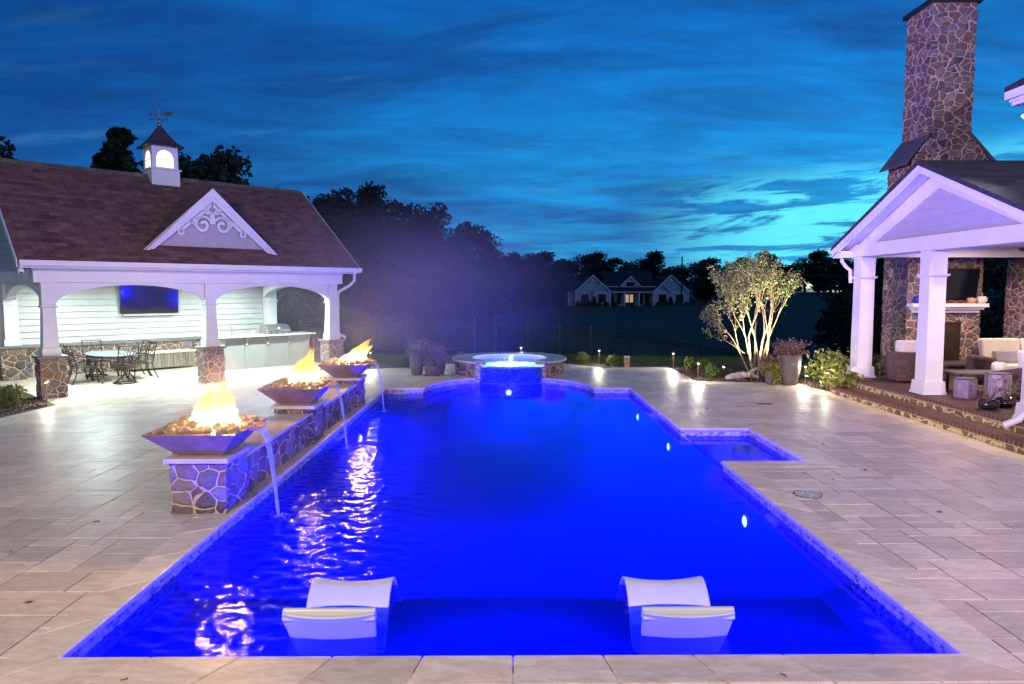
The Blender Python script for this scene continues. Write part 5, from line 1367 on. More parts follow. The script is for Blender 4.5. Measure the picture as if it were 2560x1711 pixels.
# mulch chips
def chips(P, n, seed, zf):
    rs = np.random.RandomState(seed); xs = [p[0] for p in P]; ys = [p[1] for p in P]; C = []
    while len(C) < n:
        x, y = rs.uniform(min(xs), max(xs)), rs.uniform(min(ys), max(ys))
        if inpoly(x, y, P): C.append((x, y, zf(x, y) + rs.uniform(0, .015)))
    q = leaf_quads(np.array(C), .028, rs, 0, 2.2); return q
Q1 = chips([(5.08, 20.6), (5.05, 18.15), (6.8, 17.78), (7.56, 17.75), (7.6, 17.0), (7.75, 16.1), (9.6, 16.6), (9.6, 18.4), (7.5, 20.4), (5.4, 21.2)], 7000, 1, lambda x, y: .002)
Q2 = chips([(-9.6, 14.3), (-10.4, 14.75), (-12.4, 13.7), (-16, 13.3), (-10.3, 9.3), (-9.75, 12.8)], 5000, 2, lambda x, y: .006)
CHIP = mat('bark chips', lambda t: pr(t, t.ramp(t.n('ShaderNodeNewGeometry').outputs['Random Per Island'], [(0, (.03, .018, .012)), (.6, (.11, .07, .05)), (1, (.22, .16, .12))]), .9))
o = quads_mesh('mulch_chips', np.concatenate([Q1, Q2]), CHIP); o['kind'] = 'stuff'

def ball_bush(r_, seed, n=1500, m=None, loose=.0, squash=.92):
    rs = np.random.RandomState(seed); d = rs.normal(size=(n, 3)); d /= np.linalg.norm(d, axis=1)[:, None]
    lump = 1 + .10 * np.sin(5 * d[:, 0] + seed) * np.cos(4 * d[:, 1] + 2 * d[:, 2]) + .05 * np.sin(11 * d[:, 2] + 7 * d[:, 0])
    rad = r_ * lump * rs.uniform(.72 - loose, 1.02 + loose * .5, n)
    C = d * rad[:, None]; C[:, 2] = C[:, 2] * squash + r_ * squash * .96
    return leaf_quads(C[C[:, 2] > .01], .034, rs)
BUSH = []
for k in range(3):
    me = quads_mesh('tmp', ball_bush(.19, k + 5), LEAF_B); BUSH.append(me.data); bpy.data.objects.remove(me)
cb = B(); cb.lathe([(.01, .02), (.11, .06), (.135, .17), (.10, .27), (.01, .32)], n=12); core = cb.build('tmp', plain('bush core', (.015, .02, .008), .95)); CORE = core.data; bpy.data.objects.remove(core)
cb = B(); cb.tube([(0, 0, -.05), (0, 0, .12)], .018, 6); st0 = cb.build('tmp', DBARK); STEM = st0.data; bpy.data.objects.remove(st0)
def bush(x, y, s, label, z=None, k=0, grp='clipped boxwood balls'):
    t = thing('boxwood', label, 'shrub', (x, y, (max(-.02, hgt(x, y) + .03) if z is None else z)), rnd.uniform(0, 6), grp); t.scale = (s, s, s)
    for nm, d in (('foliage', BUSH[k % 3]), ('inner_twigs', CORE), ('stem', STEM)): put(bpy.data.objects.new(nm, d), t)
for i, a in enumerate([(-3.25, 21.75, 1.15, 'clipped boxwood ball behind the tall grey planter'), (-1.55, 23.3, 1.0, 'clipped boxwood ball showing above the left back of the spa coping'),
          (-.05, 23.5, .95, 'clipped boxwood ball just showing above the middle of the spa coping'), (1.2, 23.3, .95, 'clipped boxwood ball showing above the spa coping right of its path light'),
          (2.52, 22.75, 1.1, 'clipped boxwood ball between the spa and the first path light to its right'), (3.46, 21.95, 1.05, 'clipped boxwood ball beside the small dark bollard'),
          (5.72, 21.2, 1.0, 'boxwood ball farthest back in the bed by the crape myrtle'), (5.92, 20.3, 1.05, 'boxwood ball between two others, behind the front path light'),
          (5.70, 18.75, 1.05, 'boxwood ball nearest the paving, left of the pale driftwood'), (7.30, 18.9, .85, 'boxwood ball between the myrtle trunks and the small planter'),
          (8.18, 18.4, 1.05, 'boxwood ball right of the tall planter'), (8.40, 17.3, .95, 'boxwood ball just left of the yellow lit plant')]):
    bush(a[0], a[1], a[2], a[3], k=i, z=0 if a[0] > 5 and a[1] < 21 else None)
# loose shrub in the left bed
t = thing('young_shrub', 'loose young shrub in bark mulch at the left picture edge', 'shrub', (-10.35, 14.25, .0))
rs = np.random.RandomState(9); d = rs.normal(size=(420, 3)); d /= np.linalg.norm(d, axis=1)[:, None]; C = d * (rs.uniform(.3, 1, 420) ** .6 * .24)[:, None]; C[:, 2] = C[:, 2] * .9 + .26
quads_mesh('foliage', leaf_quads(C, .045, rs, .6, 1.9), leafmat('bronze green leaves', [(0, (.07, .10, .03)), (.6, (.15, .19, .06)), (1, (.24, .14, .08))]), t)
b = B()
for k in range(16):
    a = rnd.uniform(0, 6.28); q = rnd.uniform(.08, .2); b.tube([(0, 0, 0), (q * .5 * math.cos(a), q * .5 * math.sin(a), .16), (q * math.cos(a), q * math.sin(a), rnd.uniform(.28, .46))], [.006, .004, .002], 5)
b.build('stems', DBARK, t)

# path lights
def path_light(x, y, label, z=0, e=9, h=.50):
    t = thing('path_light', label, 'path light', (x, y, z), 0, 'brass path lights round the terrace')
    c = B(); c.lathe([(.010, -.05), (.012, .1), (.014, h * .55), (.022, h * .8), (.036, h * .93), (.034, h * .935)], n=12); c.build('stem', BRASS, t, smooth=50)
    c = B(); c.lathe([(.072, h - .012), (.070, h - .004), (.03, h + .018), (.012, h + .026), (.012, h + .045), (.003, h + .055)], n=16); c.build('hat', COPPER, t, smooth=30)
    c = B(); c.lathe([(.024, h * .935 + .001), (.024, h - .014)], n=10); c.build('lamp_glass', emis('path lamp glass', (1, .96, .78), 14), t)
    lamp('path_lamp', 'POINT', (0, 0, h - .02), e * 4.5, (1, .95, .74), parent=t, size=.07)
    l = lamp('path_lamp', 'SPOT', (0, 0, h - .04), e * 3, (1, .97, .82), parent=t, size=.06, spot=165, blend=.5)
    return t
for x, y, lab, e in [(-2.25, 22.6, 'path light behind the low planter left of the spa', 12), (.48, 22.95, 'path light standing directly behind the spa', 14), (2.97, 21.85, 'path light between two boxwood balls right of the spa', 14),
                     (5.12, 20.85, 'path light at the back corner of the bed, left of the three boxwoods', 14), (5.10, 17.75 + .3, 'path light at the paving edge in front of the three boxwoods', 14), (7.62, 17.25, 'path light hidden behind the tall planter', 16),
                     (7.58, 15.98, 'path light at the end of the porch steps beside the yellow lit plant', 10), (-9.78, 14.45, 'path light in the left bed in front of the first stone column', 8), (-4.25, 21.2, 'path light beyond the farthest fire bowl', 12)]:
    path_light(x, y, lab, 0, e)
t = thing('bollard', 'small square dark bollard at the edge of the bed right of the spa', 'bollard', (3.78, 21.35, -.02))
c = B(); c.box(-.075, .075, -.075, .075, 0, .34); c.build('post', BRONZE, t, bevel=.006); c = B(); c.box(-.085, .085, -.085, .085, .341, .37); c.build('cap', STEEL, t)
# driftwood
t = thing('driftwood', 'pale gnarled driftwood lying on the mulch at the myrtle trunks', 'driftwood', (6.42, 18.45, 0))
c = B()
for (p0, p1, p2, r0) in [((-.45, -.05, .03), (-.1, 0, .12), (.35, .1, .10), .09), ((-.2, .05, .05), (.1, -.05, .2), (.4, -.15, .06), .075), ((.1, 0, .1), (.28, .06, .25), (.5, .16, .3), .05), ((-.4, .0, .04), (-.25, .12, .12), (0, .2, .05), .06)]:
    pts = []; rr = []
    for k in range(9):
        s = k / 8; q = Vector(p0) * (1 - s) ** 2 + Vector(p1) * 2 * s * (1 - s) + Vector(p2) * s * s
        pts.append(q + Vector((0, rnd.uniform(-.015, .015), rnd.uniform(-.012, .012)))); rr.append(r0 * (.35 + math.sin(math.pi * (.15 + .8 * s)) * .75) * rnd.uniform(.8, 1.2))
    c.tube(pts, rr, 9)
c.build('weathered_wood', plain('bleached wood', (.46, .42, .37), .8, var=.3, scale=12, bmp=.6), t, smooth=70)

# crape myrtle
def myrtle():
    t = thing('crape_myrtle', 'multi-trunked small tree lit from below, reddish and green leaves, beside the planters', 'tree', (7.05, 19.1, 0))
    r = random.Random(12); tb = B(); ends = []
    def grow(p, d, L, rad, lvl):
        pts = [p]; rr = [rad]; n = 5
        for k in range(n):
            d = (d + Vector((r.uniform(-.13, .13), r.uniform(-.13, .13), r.uniform(-.01, .09)))).normalized()
            p = p + d * L / n; pts.append(p); rr.append(rad * (1 - .42 * (k + 1) / n))
            if lvl >= 2: ends.append((p.copy(), lvl))
        tb.tube(pts, [q * (.78 if lvl < 2 else .62) for q in rr], 7 if lvl < 2 else 4, cap=(lvl == 0))
        if lvl < 4:
            for k in range(3 if lvl in (1, 2) else 2):
                a = r.uniform(0, 6.28); sp = r.uniform(.22, .50) if lvl > 0 else r.uniform(.15, .35)
                ax = d.orthogonal().normalized(); nd = (d + (Matrix.Rotation(a, 3, d) @ ax) * sp + Vector((0, 0, .05))).normalized()
                if p.z < 3.15: grow(p, nd, L * r.uniform(.62, .80), rad * .58, lvl + 1)
    stems = [(-.62, .10, .78, .034), (-.30, -.15, 1.15, .05), (-.10, .20, 1.2, .052), (.10, -.10, 1.2, .055), (.30, .15, 1.1, .052), (.52, -.05, 1.05, .045), (.22, .35, 1.1, .04), (-.2, .35, 1.1, .04)]
    for dx, dy, L, rad in stems:
        grow(Vector((dx * .28, dy * .28, 0)), Vector((dx * .62, dy * .5, 1)).normalized(), L, rad, 0)
    # one low side branch on the left
    grow(Vector((-.35, .02, .65)), Vector((-.85, 0, .62)).normalized(), .62, .022, 2)
    tb.build('trunk', BARK, t, smooth=60)
    rs = np.random.RandomState(4); C = []
    for p, lvl in ends:
        if p.z < .75: continue
        k = {2: 1, 3: 2, 4: 4}[lvl] if p.z > 1.2 or p.x < -.4 else 1
        for _ in range(k): C.append(p + Vector(rs.normal(0, .05, 3)))
    C = np.array([tuple(c) for c in C]); quads_mesh('crown', leaf_quads(C, .048, rs, .2, 1.6), LEAF_M, t)
    print('myrtle leaves', len(C), C.max(0), C.min(0))
myrtle()
for x, y, e, tg, lab in [(6.55, 18.15, 190, (7.0, 19.1, 1.6), 'small brass uplight in front of the myrtle trunks'), (7.45, 18.35, 120, (7.15, 19.1, 1.8), 'small brass uplight right of the myrtle trunks'), (6.35, 19.95, 90, (7.0, 19.2, 1.8), 'small glowing uplight behind the boxwoods left of the myrtle')]:
    t = thing('uplight', lab, 'uplight', (x, y, 0), 0, 'uplights under the crape myrtle')
    c = B(); c.tube([(0, 0, -.03), (0, 0, .08)], .012, 8); c.build('stake', BRASS, t)
    dv = (Vector(tg) - Vector((x, y, .1))).normalized(); c = B(); c.tube([Vector((0, 0, .08)), Vector((0, 0, .08)) + dv * .10], [.03, .036], 12); hd = c.build('lamp_body', BRASS, t, smooth=40)
    c = B(); c.tube([Vector((0, 0, .08)) + dv * .101, Vector((0, 0, .08)) + dv * .103], .03, 12); c.build('lens', emis('uplight lens', (1, .9, .55), 25), hd)
    lamp('uplight_beam', 'SPOT', tuple(Vector((0, 0, .08)) + dv * .13), e * 7, (1.0, .90, .50), parent=t, size=.03, target=tuple(Vector((0, 0, .08)) + dv), spot=75, blend=.7)

# planters
def grassy(t, z, n, hgt_, spread, m, seed, seeds=0, sm=None, leaf=.0):
    r = random.Random(seed); b = B(); sb = B(); 
    for k in range(n):
        a = r.uniform(0, 6.28); q = r.uniform(.2, 1) * spread; h = hgt_ * r.uniform(.55, 1.05)
        p = [(.05 * math.cos(a) * r.random(), .05 * math.sin(a) * r.random(), z), (q * .45 * math.cos(a), q * .45 * math.sin(a), z + h * .65), (q * math.cos(a), q * math.sin(a), z + h)]
        b.tube(p, [.004, .003, .0015], 4)
        if seeds and k < seeds: sb.lathe([(.002, -.014), (.012, -.006), (.012, .006), (.002, .014)], p[2], 6)
    b.build('stems', m, t)
    if seeds: sb.build('seed_heads', sm, t)
SEED = plain('pink seed heads', (.42, .26, .26), .7)
DRY = plain('dry stems', (.26, .20, .13), .8)
def planter(label, loc, r0, r1, h, m, saucer=0):
    t = thing('planter', label, 'planter', loc)
    c = B(); c.lathe([(r0 * .96, 0), (r0, .01), ((r0 + r1) / 2 + .02, h * .5), (r1, h - .03), (r1 + .008, h), (r1 - .02, h), (r1 - .03, h - .06), (.01, h - .07)], n=28); c.build('pot', m, t, smooth=40)
    if saucer: c = B(); c.lathe([(saucer - .02, 0), (saucer, .03), (saucer - .012, .03), (saucer - .03, .008), (.0, .008)], (0, 0, .0), 24); c.build('saucer', TERRA, t, smooth=40)
    c = B(); c.lathe([(.001, h - .055), (r1 - .025, h - .055)], n=20); c.build('soil', MULCH, t)
    return t
t = planter('tall dark planter of dry grasses left of the spa', (-2.58, 19.45, 0), .15, .20, .60, POT)
grassy(t, .56, 90, .46, .42, DRY, 1, 46, SEED)
rs = np.random.RandomState(3); C = rs.normal(0, 1, (600, 3)) * (.11, .11, .05) + (0, 0, .66); quads_mesh('foliage', leaf_quads(C, .04, rs, .8, 2.4), leafmat('grey green foliage', [(0, (.12, .13, .09)), (1, (.26, .25, .19))]), t)
t = planter('low round planter on a saucer with trailing pink plant, beside the tall one', (-2.13, 19.32, 0), .15, .215, .30, POT, .24)
C = rs.normal(0, 1, (1500, 3)) * (.14, .12, .15) + (.06, 0, .54); quads_mesh('foliage', leaf_quads(C, .03, rs, .8, 2.4), LEAF_P, t)
b = B(); b.tube([(-.02, 0, .5), (-.05, 0, .8), (.10, 0, .95), (.30, 0, .93), (.38, 0, .88)], [.005, .004, .003, .003, .002], 5)
for k in range(5): b.tube([(.16, -.16, .3), (.19 + .01 * k, -.20, .2 - .02 * k), (.18 + .015 * k, -.21, .06)], .004, 4)
b.build('trailing_stems', DRY, t)
t = planter('second dark planter half hidden behind the low round one', (-1.95, 19.72, 0), .13, .17, .42, POT)
C = rs.normal(0, 1, (500, 3)) * (.10, .10, .13) + (0, 0, .58); quads_mesh('foliage', leaf_quads(C, .03, rs, .8, 2.2), LEAF_P, t)
t = planter('tall tapered grey planter with rusty dried flowers, right of the crape myrtle', (7.27, 17.42, 0), .20, .30, .78, POT)
grassy(t, .74, 110, .42, .55, DRY, 5, 40, SEED)
C = rs.normal(0, 1, (900, 3)) * (.16, .15, .07) + (0, 0, .86); quads_mesh('foliage', leaf_quads(C, .042, rs, .6, 2.0), LEAF_R, t)
t = planter('small dark planter with trailing yellow-green fern against the tall one', (6.84, 17.46, 0), .13, .165, .36, POT)
C = rs.normal(0, 1, (1100, 3)) * (.13, .10, .09) + (0, 0, .48); C2 = rs.normal(0, 1, (500, 3)) * (.06, .03, .13) + (.05, -.17, .24)
quads_mesh('foliage', leaf_quads(np.concatenate([C, C2]), .036, rs, -.3, 1.8), LEAF_Y, t)
C = rs.normal(0, 1, (450, 3)) * (.14, .10, .05) + (-.02, 0, .62); quads_mesh('top_foliage', leaf_quads(C, .036, rs, .5, 1.9), LEAF_R, t)
# lit yellow plant in its terracotta pot at the porch corner
t = thing('potted_plant', 'terracotta pot of glowing yellow-green leaves on the lower brick step', 'potted plant', (7.88, 15.72, .18))
c = B(); c.lathe([(.09, 0), (.14, .03), (.15, .10), (.135, .12), (.12, .12), (.11, .10), (.0, .09)], n=24); c.build('pot', TERRA, t, smooth=40)
C = rs.normal(0, 1, (500, 3)) * (.13, .12, .06) + (0, 0, .19); quads_mesh('leaves', leaf_quads(C, .07, rs, .5, 2.6), LEAF_Y, t)
t = thing('leafy_shrub', 'tall loose yellow-green shrub behind the terracotta pot by the porch column', 'shrub', (7.95, 16.6, 0))
C = rs.normal(0, 1, (650, 3)) * (.22, .20, .18) + (0, 0, .56); quads_mesh('leaves', leaf_quads(C, .06, rs, .6, 2.2), LEAF_Y, t)
b = B()
for k in range(9): a = k * .7; b.tube([(0, 0, -.02), (.1 * math.cos(a), .1 * math.sin(a), .35), (.22 * math.cos(a), .22 * math.sin(a), .7 + .03 * k)], [.012, .008, .004], 5)
b.build('stems', DRY, t)
t = thing('leafy_shrub', 'dark leafy shrub beside the chimney, seen between the porch columns', 'shrub', (9.25, 17.4, 0))
C = rs.normal(0, 1, (400, 3)) * (.2, .2, .16) + (0, 0, .45); quads_mesh('leaves', leaf_quads(C, .08, rs, .6, 2.0), LEAF_G, t)
b = B(); b.tube([(0, 0, -.02), (.02, 0, .5)], .02, 6); b.build('stems', DRY, t)
t = planter('tall olive planter with arching dried blooms left of the chimney', (9.55, 16.0, FZ), .11, .13, .62, plain('olive glaze', (.12, .13, .09), .4))
grassy(t, .6, 40, .5, .6, DRY, 8, 18, SEED)
def bowl_plant(label, x, y, s, seed):
    t = thing('potted_plant', label, 'potted plant', (x, y, FZ))
    c = B(); c.lathe([(.08, 0), (.14, .03), (.175, .09), (.165, .14), (.15, .16), (.135, .155), (.14, .12), (.0, .12)], n=28); c.build('bowl', mat('glazed striped bowl', lambda t_: pr(t_, t_.mix(t_.smooth(t_.n('ShaderNodeTexWave', {'Vector': obj(t_), 'Scale': 9.0}, bands_direction='Z').outputs[1], .45, .55), (.04, .02, .02), (.13, .10, .12)), .18, .4)), t, smooth=40)
    b = B(); r = random.Random(seed); lf = []
    for k in range(15):
        a = r.uniform(0, 6.28); q = r.uniform(.12, .34) * s; h = r.uniform(.12, .34) * s
        b.tube([(0, 0, .12), (q * .6 * math.cos(a), q * .6 * math.sin(a), .14 + h), (q * math.cos(a), q * math.sin(a), .12 + h * .9)], [.006, .005, .003], 5)
        p = Vector((q * math.cos(a), q * math.sin(a), .12 + h * .9)); dr = Vector((math.cos(a), math.sin(a), r.uniform(-.6, .5))).normalized(); sd_ = dr.cross(Vector((0, 0, 1))).normalized()
        L = .15 * s; lf.append([tuple(p), tuple(p + dr * L * .5 + sd_ * .035), tuple(p + dr * L), tuple(p + dr * L * .5 - sd_ * .035)])
    b.build('stems', DRY, t); quads_mesh('leaves', np.array(lf * 1), leafmat('dull green leaves', [(0, (.07, .13, .05)), (.5, (.14, .20, .08)), (1, (.34, .22, .14))]), t)
bowl_plant('drooping plant in a striped bowl at the edge of the porch floor', 8.42, 11.75, 1.0, 3)
bowl_plant('leafy plant in a striped bowl behind the white downspout', 8.86, 11.95, 1.3, 6)

# drain cover, grate and fallen leaves
t = thing('skimmer_lid', 'round speckled skimmer lid set in the right-hand paving', 'drain cover', (3.60, 7.98, .001))
c = B(); c.lathe([(.15, 0), (.15, .006), (.0, .006)], n=36); c.build('lid', plain('speckled lid', (.46, .44, .43), .5, var=.6, scale=40), t, smooth=30)
c = B(); c.lathe([(.163, 0), (.163, .005), (.155, .005), (.155, 0)], n=36); c.build('ring', plain('dark ring', (.05, .05, .05), .5), t)
t = thing('skimmer_lid', 'round pale lid in the paving at the far right corner of the pool', 'drain cover', (3.42, 16.25, .001))
c = B(); c.lathe([(.13, 0), (.13, .006), (.0, .006)], n=30); c.build('lid', plain('pale lid', (.45, .42, .40), .5, var=.3, scale=40), t)
t = thing('floor_grate', 'small rectangular bronze drain grate in the right-hand paving', 'drain grate', (5.52, 14.43, .001), R(3))
c = B(); c.box(-.14, .14, -.10, .10, 0, .004); c.build('frame', plain('grate bronze', (.10, .06, .04), .5, .5), t)
for k in range(7): c = B(); c.box(-.12 + k * .038, -.107 + k * .038, -.08, .08, .0041, .008); c.build('bar', BRONZE, t)
for i, (x, y, lab) in enumerate([(-4.33, 7.05, 'left of the near fire bowl pedestal'), (-4.65, 6.25, 'on the left paving between the pedestal and the corner'), (-4.72, 5.55, 'on the left paving at the end of the long shadow'), (-3.75, 5.2, 'on the joint beside the left coping'),
                                (4.85, 9.05, 'right of the skimmer lid'), (4.2, 8.6, 'just beyond the skimmer lid'), (5.0, 10.6, 'beyond the corner of the entry steps'), (4.95, 5.8, 'near the right picture edge'), (3.95, 8.9, 'between the lid and the entry steps'),
                                (4.1, 13.8, 'left of the bronze drain grate'), (-2.4, 4.12, 'on the front coping at the left corner'), (4.75, 7.3, 'in the middle of the right paving'), (1.75, 4.14, 'on the front coping behind the right lounger')]):
    t = tag(quads_mesh('fallen_leaf', leaf_quads(np.array([(0, 0, .012), (.012, .008, .015)]), .045, np.random.RandomState(i), 0, 1.5) * np.array([1, 1, .35]), LEAF_R), 'small brown fallen leaf ' + lab, 'leaf', 'fallen leaves on the paving'); t.location = (x, y, .006)

# ------------------------------------------------------------------ iron fence
FL = [(-16.5, 31), (-4.6, 32.2), (-1.55, 32.6)]; GATE = ((-1.55, 32.6), (-.55, 32.8)); FR = [(-.55, 32.8), (4.2, 34), (8.5, 35.5), (14, 37.5), (21, 40), (30, 43)]
t = thing('iron_fence', 'long black iron picket fence behind the spa, sloping down to the right', 'fence', (-1.55, 32.6, hgt(-1.55, 32.6)))
fo = t.location
def fence_run(pts):
    P = []
    for a, c in zip(pts, pts[1:]):
        L = (Vector(c) - Vector(a)).length; k = max(1, round(L / 1.83)); P += [tuple(Vector(a).lerp(Vector(c), i / k)) for i in range(k)]
    P.append(pts[-1])
    for i, p in enumerate(P):
        z = hgt(*p); b = B((-fo.x, -fo.y, -fo.z)); b.box(p[0] - .035, p[0] + .035, p[1] - .035, p[1] + .035, z - .1, z + 1.56); b.box(p[0] - .045, p[0] + .045, p[1] - .045, p[1] + .045, z + 1.56, z + 1.60); b.build('post', IRON, t)
    for a, c in zip(P, P[1:]):
        b = B((-fo.x, -fo.y, -fo.z)); za, zc = hgt(*a), hgt(*c)
        A, C_ = Vector((*a, za)), Vector((*c, zc)); d = C_ - A; nh = Vector((-d.y, d.x, 0)).normalized() * .013
        for h in (.18, 1.22, 1.38):
            u_ = Vector((0, 0, .022)); q = [A + Vector((0, 0, h)) + s * nh + w_ for s in (-1, 1) for w_ in (-u_, u_)] + [C_ + Vector((0, 0, h)) + s * nh + w_ for s in (-1, 1) for w_ in (-u_, u_)]
            b.add([tuple(k) for k in q], [(0, 1, 5, 4), (3, 2, 6, 7), (1, 3, 7, 5), (2, 0, 4, 6)])
        n = round(d.length / .115)
        for k in range(1, n):
            q = A + d * k / n; b.box(q.x - .009, q.x + .009, q.y - .009, q.y + .009, q.z + .05, q.z + 1.47)
        b.build('panel', IRON, t)
fence_run(FL); fence_run(FR)
t = thing('fence_gate', 'arched black iron garden gate between two taller posts in the fence', 'gate', (GATE[0][0], GATE[0][1], hgt(*GATE[0])))
go = t.location.copy()
for p in GATE: b = B(tuple(-go)); z = hgt(*p); b.box(p[0] - .05, p[0] + .05, p[1] - .05 - .0, p[1] + .05, z - .1, z + 1.72); b.build('gate_post', IRON, t)
b = B(tuple(-go)); A, C_ = Vector((*GATE[0], hgt(*GATE[0]))), Vector((*GATE[1], hgt(*GATE[1])))
for k in range(1, 10):
    q = A.lerp(C_, k / 10); b.box(q.x - .009, q.x + .009, q.y - .009, q.y + .009, q.z + .08, q.z + 1.45 + .14 * math.sin(math.pi * k / 10))
for h in (.15, 1.2, 1.36): b.tube([A + Vector((.06, 0, h)), C_ + Vector((-.06, 0, h))], .018, 4)
b.build('gate_leaf', IRON, t)

# ------------------------------------------------------------------ distant farmhouse
def ordw(n): return str(n) + ('th' if 10 < n % 100 < 14 else {1: 'st', 2: 'nd', 3: 'rd'}.get(n % 10, 'th'))
FH = (22.6, 125.0); fz = hgt(*FH); 
def farmhouse():
    base = -.70
    t = thing('farmhouse', 'distant pale farmhouse with two front gables and lit front door across the field', 'house', (FH[0], FH[1], base))
    F = lambda: B((-FH[0], -FH[1], -base))
    FS = plain('board and batten', (.55, .55, .56), .6); FW = plain('farmhouse trim', (.85, .85, .85), .5); WN = plain('dark window glass', (.02, .018, .02), .12)
    Y = 125.0; ea = 2.0
    b = F(); b.box(12.55, 18.9, Y, Y + 9, base - 1, ea); b.box(26.7, 33.3, Y, Y + 9, base - 1, ea); b.box(18.9, 26.7, Y + 2.5, Y + 9, base - 1, 3.0)
    b.ext([(12.55, Y, ea), (18.9, Y, ea), (15.72, Y, 4.8)], (0, 6, 0)); b.ext([(26.7, Y, ea), (33.3, Y, ea), (30.0, Y, 4.8)], (0, 6, 0))
    b.box(11.3, 12.549, Y + 1.5, Y + 8, base - 1, ea); b.build('wall', FS, t)
    b = F(); b.box(15.9, 18.8, Y - .6, Y - .001, base - 1, ea); b.ext([(15.9, Y - .6, ea), (18.8, Y - .6, ea), (17.35, Y - .6, 3.3)], (0, .59, 0)); b.build('bay', FS, t)
    b = F(); b.box(26.9, 29.8, Y - .6, Y - .001, base - 1, ea); b.ext([(26.9, Y - .6, ea), (29.8, Y - .6, ea), (28.35, Y - .6, 3.3)], (0, .59, 0)); b.build('bay', FS, t)
    b = F()
    def gab(cx, ez, az, half, y0, y1, dz=.12):
        b.ext([(cx - half, y0, ez), (cx, y0, az), (cx + half, y0, ez), (cx + half, y0, ez - dz), (cx, y0, az - dz), (cx - half, y0, ez - dz)], (0, y1 - y0, 0))
    gab(15.72, 1.95, 5.05, 3.4, Y - .3, Y + 7); gab(30.0, 1.95, 5.05, 3.45, Y - .3, Y + 7)
    gab(17.35, 1.95, 3.55, 1.62, Y - .85, Y + 1); gab(28.35, 1.95, 3.55, 1.62, Y - .85, Y + 1)
    b.ext([(18.0, Y + 2.0, 3.0), (18.0, Y + 6, 5.9), (18.0, Y + 10, 3.0), (18.0, Y + 10, 2.9), (18.0, Y + 6, 5.75), (18.0, Y + 2, 2.9)], (9.6, 0, 0))
    b.ext([(18.6, Y - .5, 2.0), (18.6, Y + 2.6, 2.75), (18.6, Y + 2.6, 2.65), (18.6, Y - .5, 1.9)], (8.4, 0, 0))
    b.ext([(11.0, Y + 1, 2.0), (11.0, Y + 5, 4.0), (11.0, Y + 9, 2.0)], (22.8, 0, 0))
    gab(22.85, 3.0, 4.85, 1.95, Y + 1.2, Y + 6); b.build('roof', DROOF, t)
    b = F(); b.ext([(21.1, Y + 1.5, 2.8), (24.6, Y + 1.5, 2.8), (24.6, Y + 1.5, 3.1), (22.85, Y + 1.5, 4.62), (21.1, Y + 1.5, 3.1)], (0, 1, 0)); b.build('dormer_wall', FS, t)
    b = F()
    def rake(cx, ez, az, half, y):
        for s in (-1, 1): b.ext([(cx, y, az + .04), (cx + s * (half + .05), y, ez), (cx + s * (half - .2), y, ez - .05), (cx, y, az - .24)], (0, .08, 0))
    rake(15.72, 1.95, 5.07, 3.4, Y - .40); rake(30.0, 1.95, 5.07, 3.45, Y - .40); rake(17.35, 1.95, 3.57, 1.62, Y - .95); rake(28.35, 1.95, 3.57, 1.62, Y - .95); rake(22.85, 2.98, 4.87, 1.95, Y + 1.1)
    for x0, x1, y in ((12.5, 15.9, Y - .06), (18.7, 26.95, Y - .56), (29.8, 33.35, Y - .06), (15.85, 18.85, Y - .66), (26.85, 29.85, Y - .66)): b.box(x0, x1, y, y + .05, ea - .18, ea)
    b.box(18.0, 27.6, Y + 1.95, Y + 2.0, 2.86, 3.0)
    for x in (18.85, 21.45, 24.15, 26.7): b.box(x - .11, x + .11, Y - .5, Y - .28, base, 1.9)
    for x in (12.58, 15.88, 18.75, 26.9, 29.85, 33.25, 11.35): b.box(x - .07, x + .07, Y - .09 - (.58 if x in (15.88, 18.75, 26.9, 29.85) else 0), Y - .01 - (.58 if x in (15.88, 18.75, 26.9, 29.85) else 0), base, 1.85)
    for cx in (15.72, 30.0): b.box(cx - .9, cx + .9, Y - .12, Y - .05, 3.85, 3.93); b.box(cx - .25, cx + .25, Y - .14, Y - .04, 3.94, 4.4)
    b.build('trim', FW, t)
    for x, y, z0, z1, hw_ in ((14.3, Y, .05, 1.55, .72), (17.35, Y - .6, .05, 1.55, .72), (28.35, Y - .6, .0, 1.5, .72), (31.65, Y, .0, 1.5, .72), (19.7, Y + 2.5, -.3, 1.7, .4), (20.9, Y + 2.5, -.3, 1.7, .4), (25.0, Y + 2.5, -.3, 1.7, .4), (26.2, Y + 2.5, -.3, 1.7, .4), (22.85, Y + 1.5, 2.95, 3.75, .75)):
        b = F(); b.box(x - hw_ - .1, x + hw_ + .1, y - .08, y - .001, z0 - .1, z1 + .1); f = b.build('window', FW, t)
        b = F(); b.box(x - hw_, x + hw_, y - .10, y - .081, z0, z1); b.build('pane', WN, f)
    b = F(); b.box(21.9, 23.8, Y + 2.42, Y + 2.499, base + .1, 1.75); d = b.build('door', plain('brown door', (.12, .05, .03), .5), t)
    for x in (22.15, 22.95): b = F(); b.box(x, x + .6, Y + 2.39, Y + 2.419, .0, 1.45); b.build('lit_pane', emis('lit door pane', (1, .72, .42), .45), d)
    b = F(); b.box(18.8, 26.8, Y - .6, Y + 2.49, base - .5, base + .05); b.build('porch_floor', plain('grey concrete', (.3, .3, .3), .8), t)
farmhouse()
r = random.Random(3)
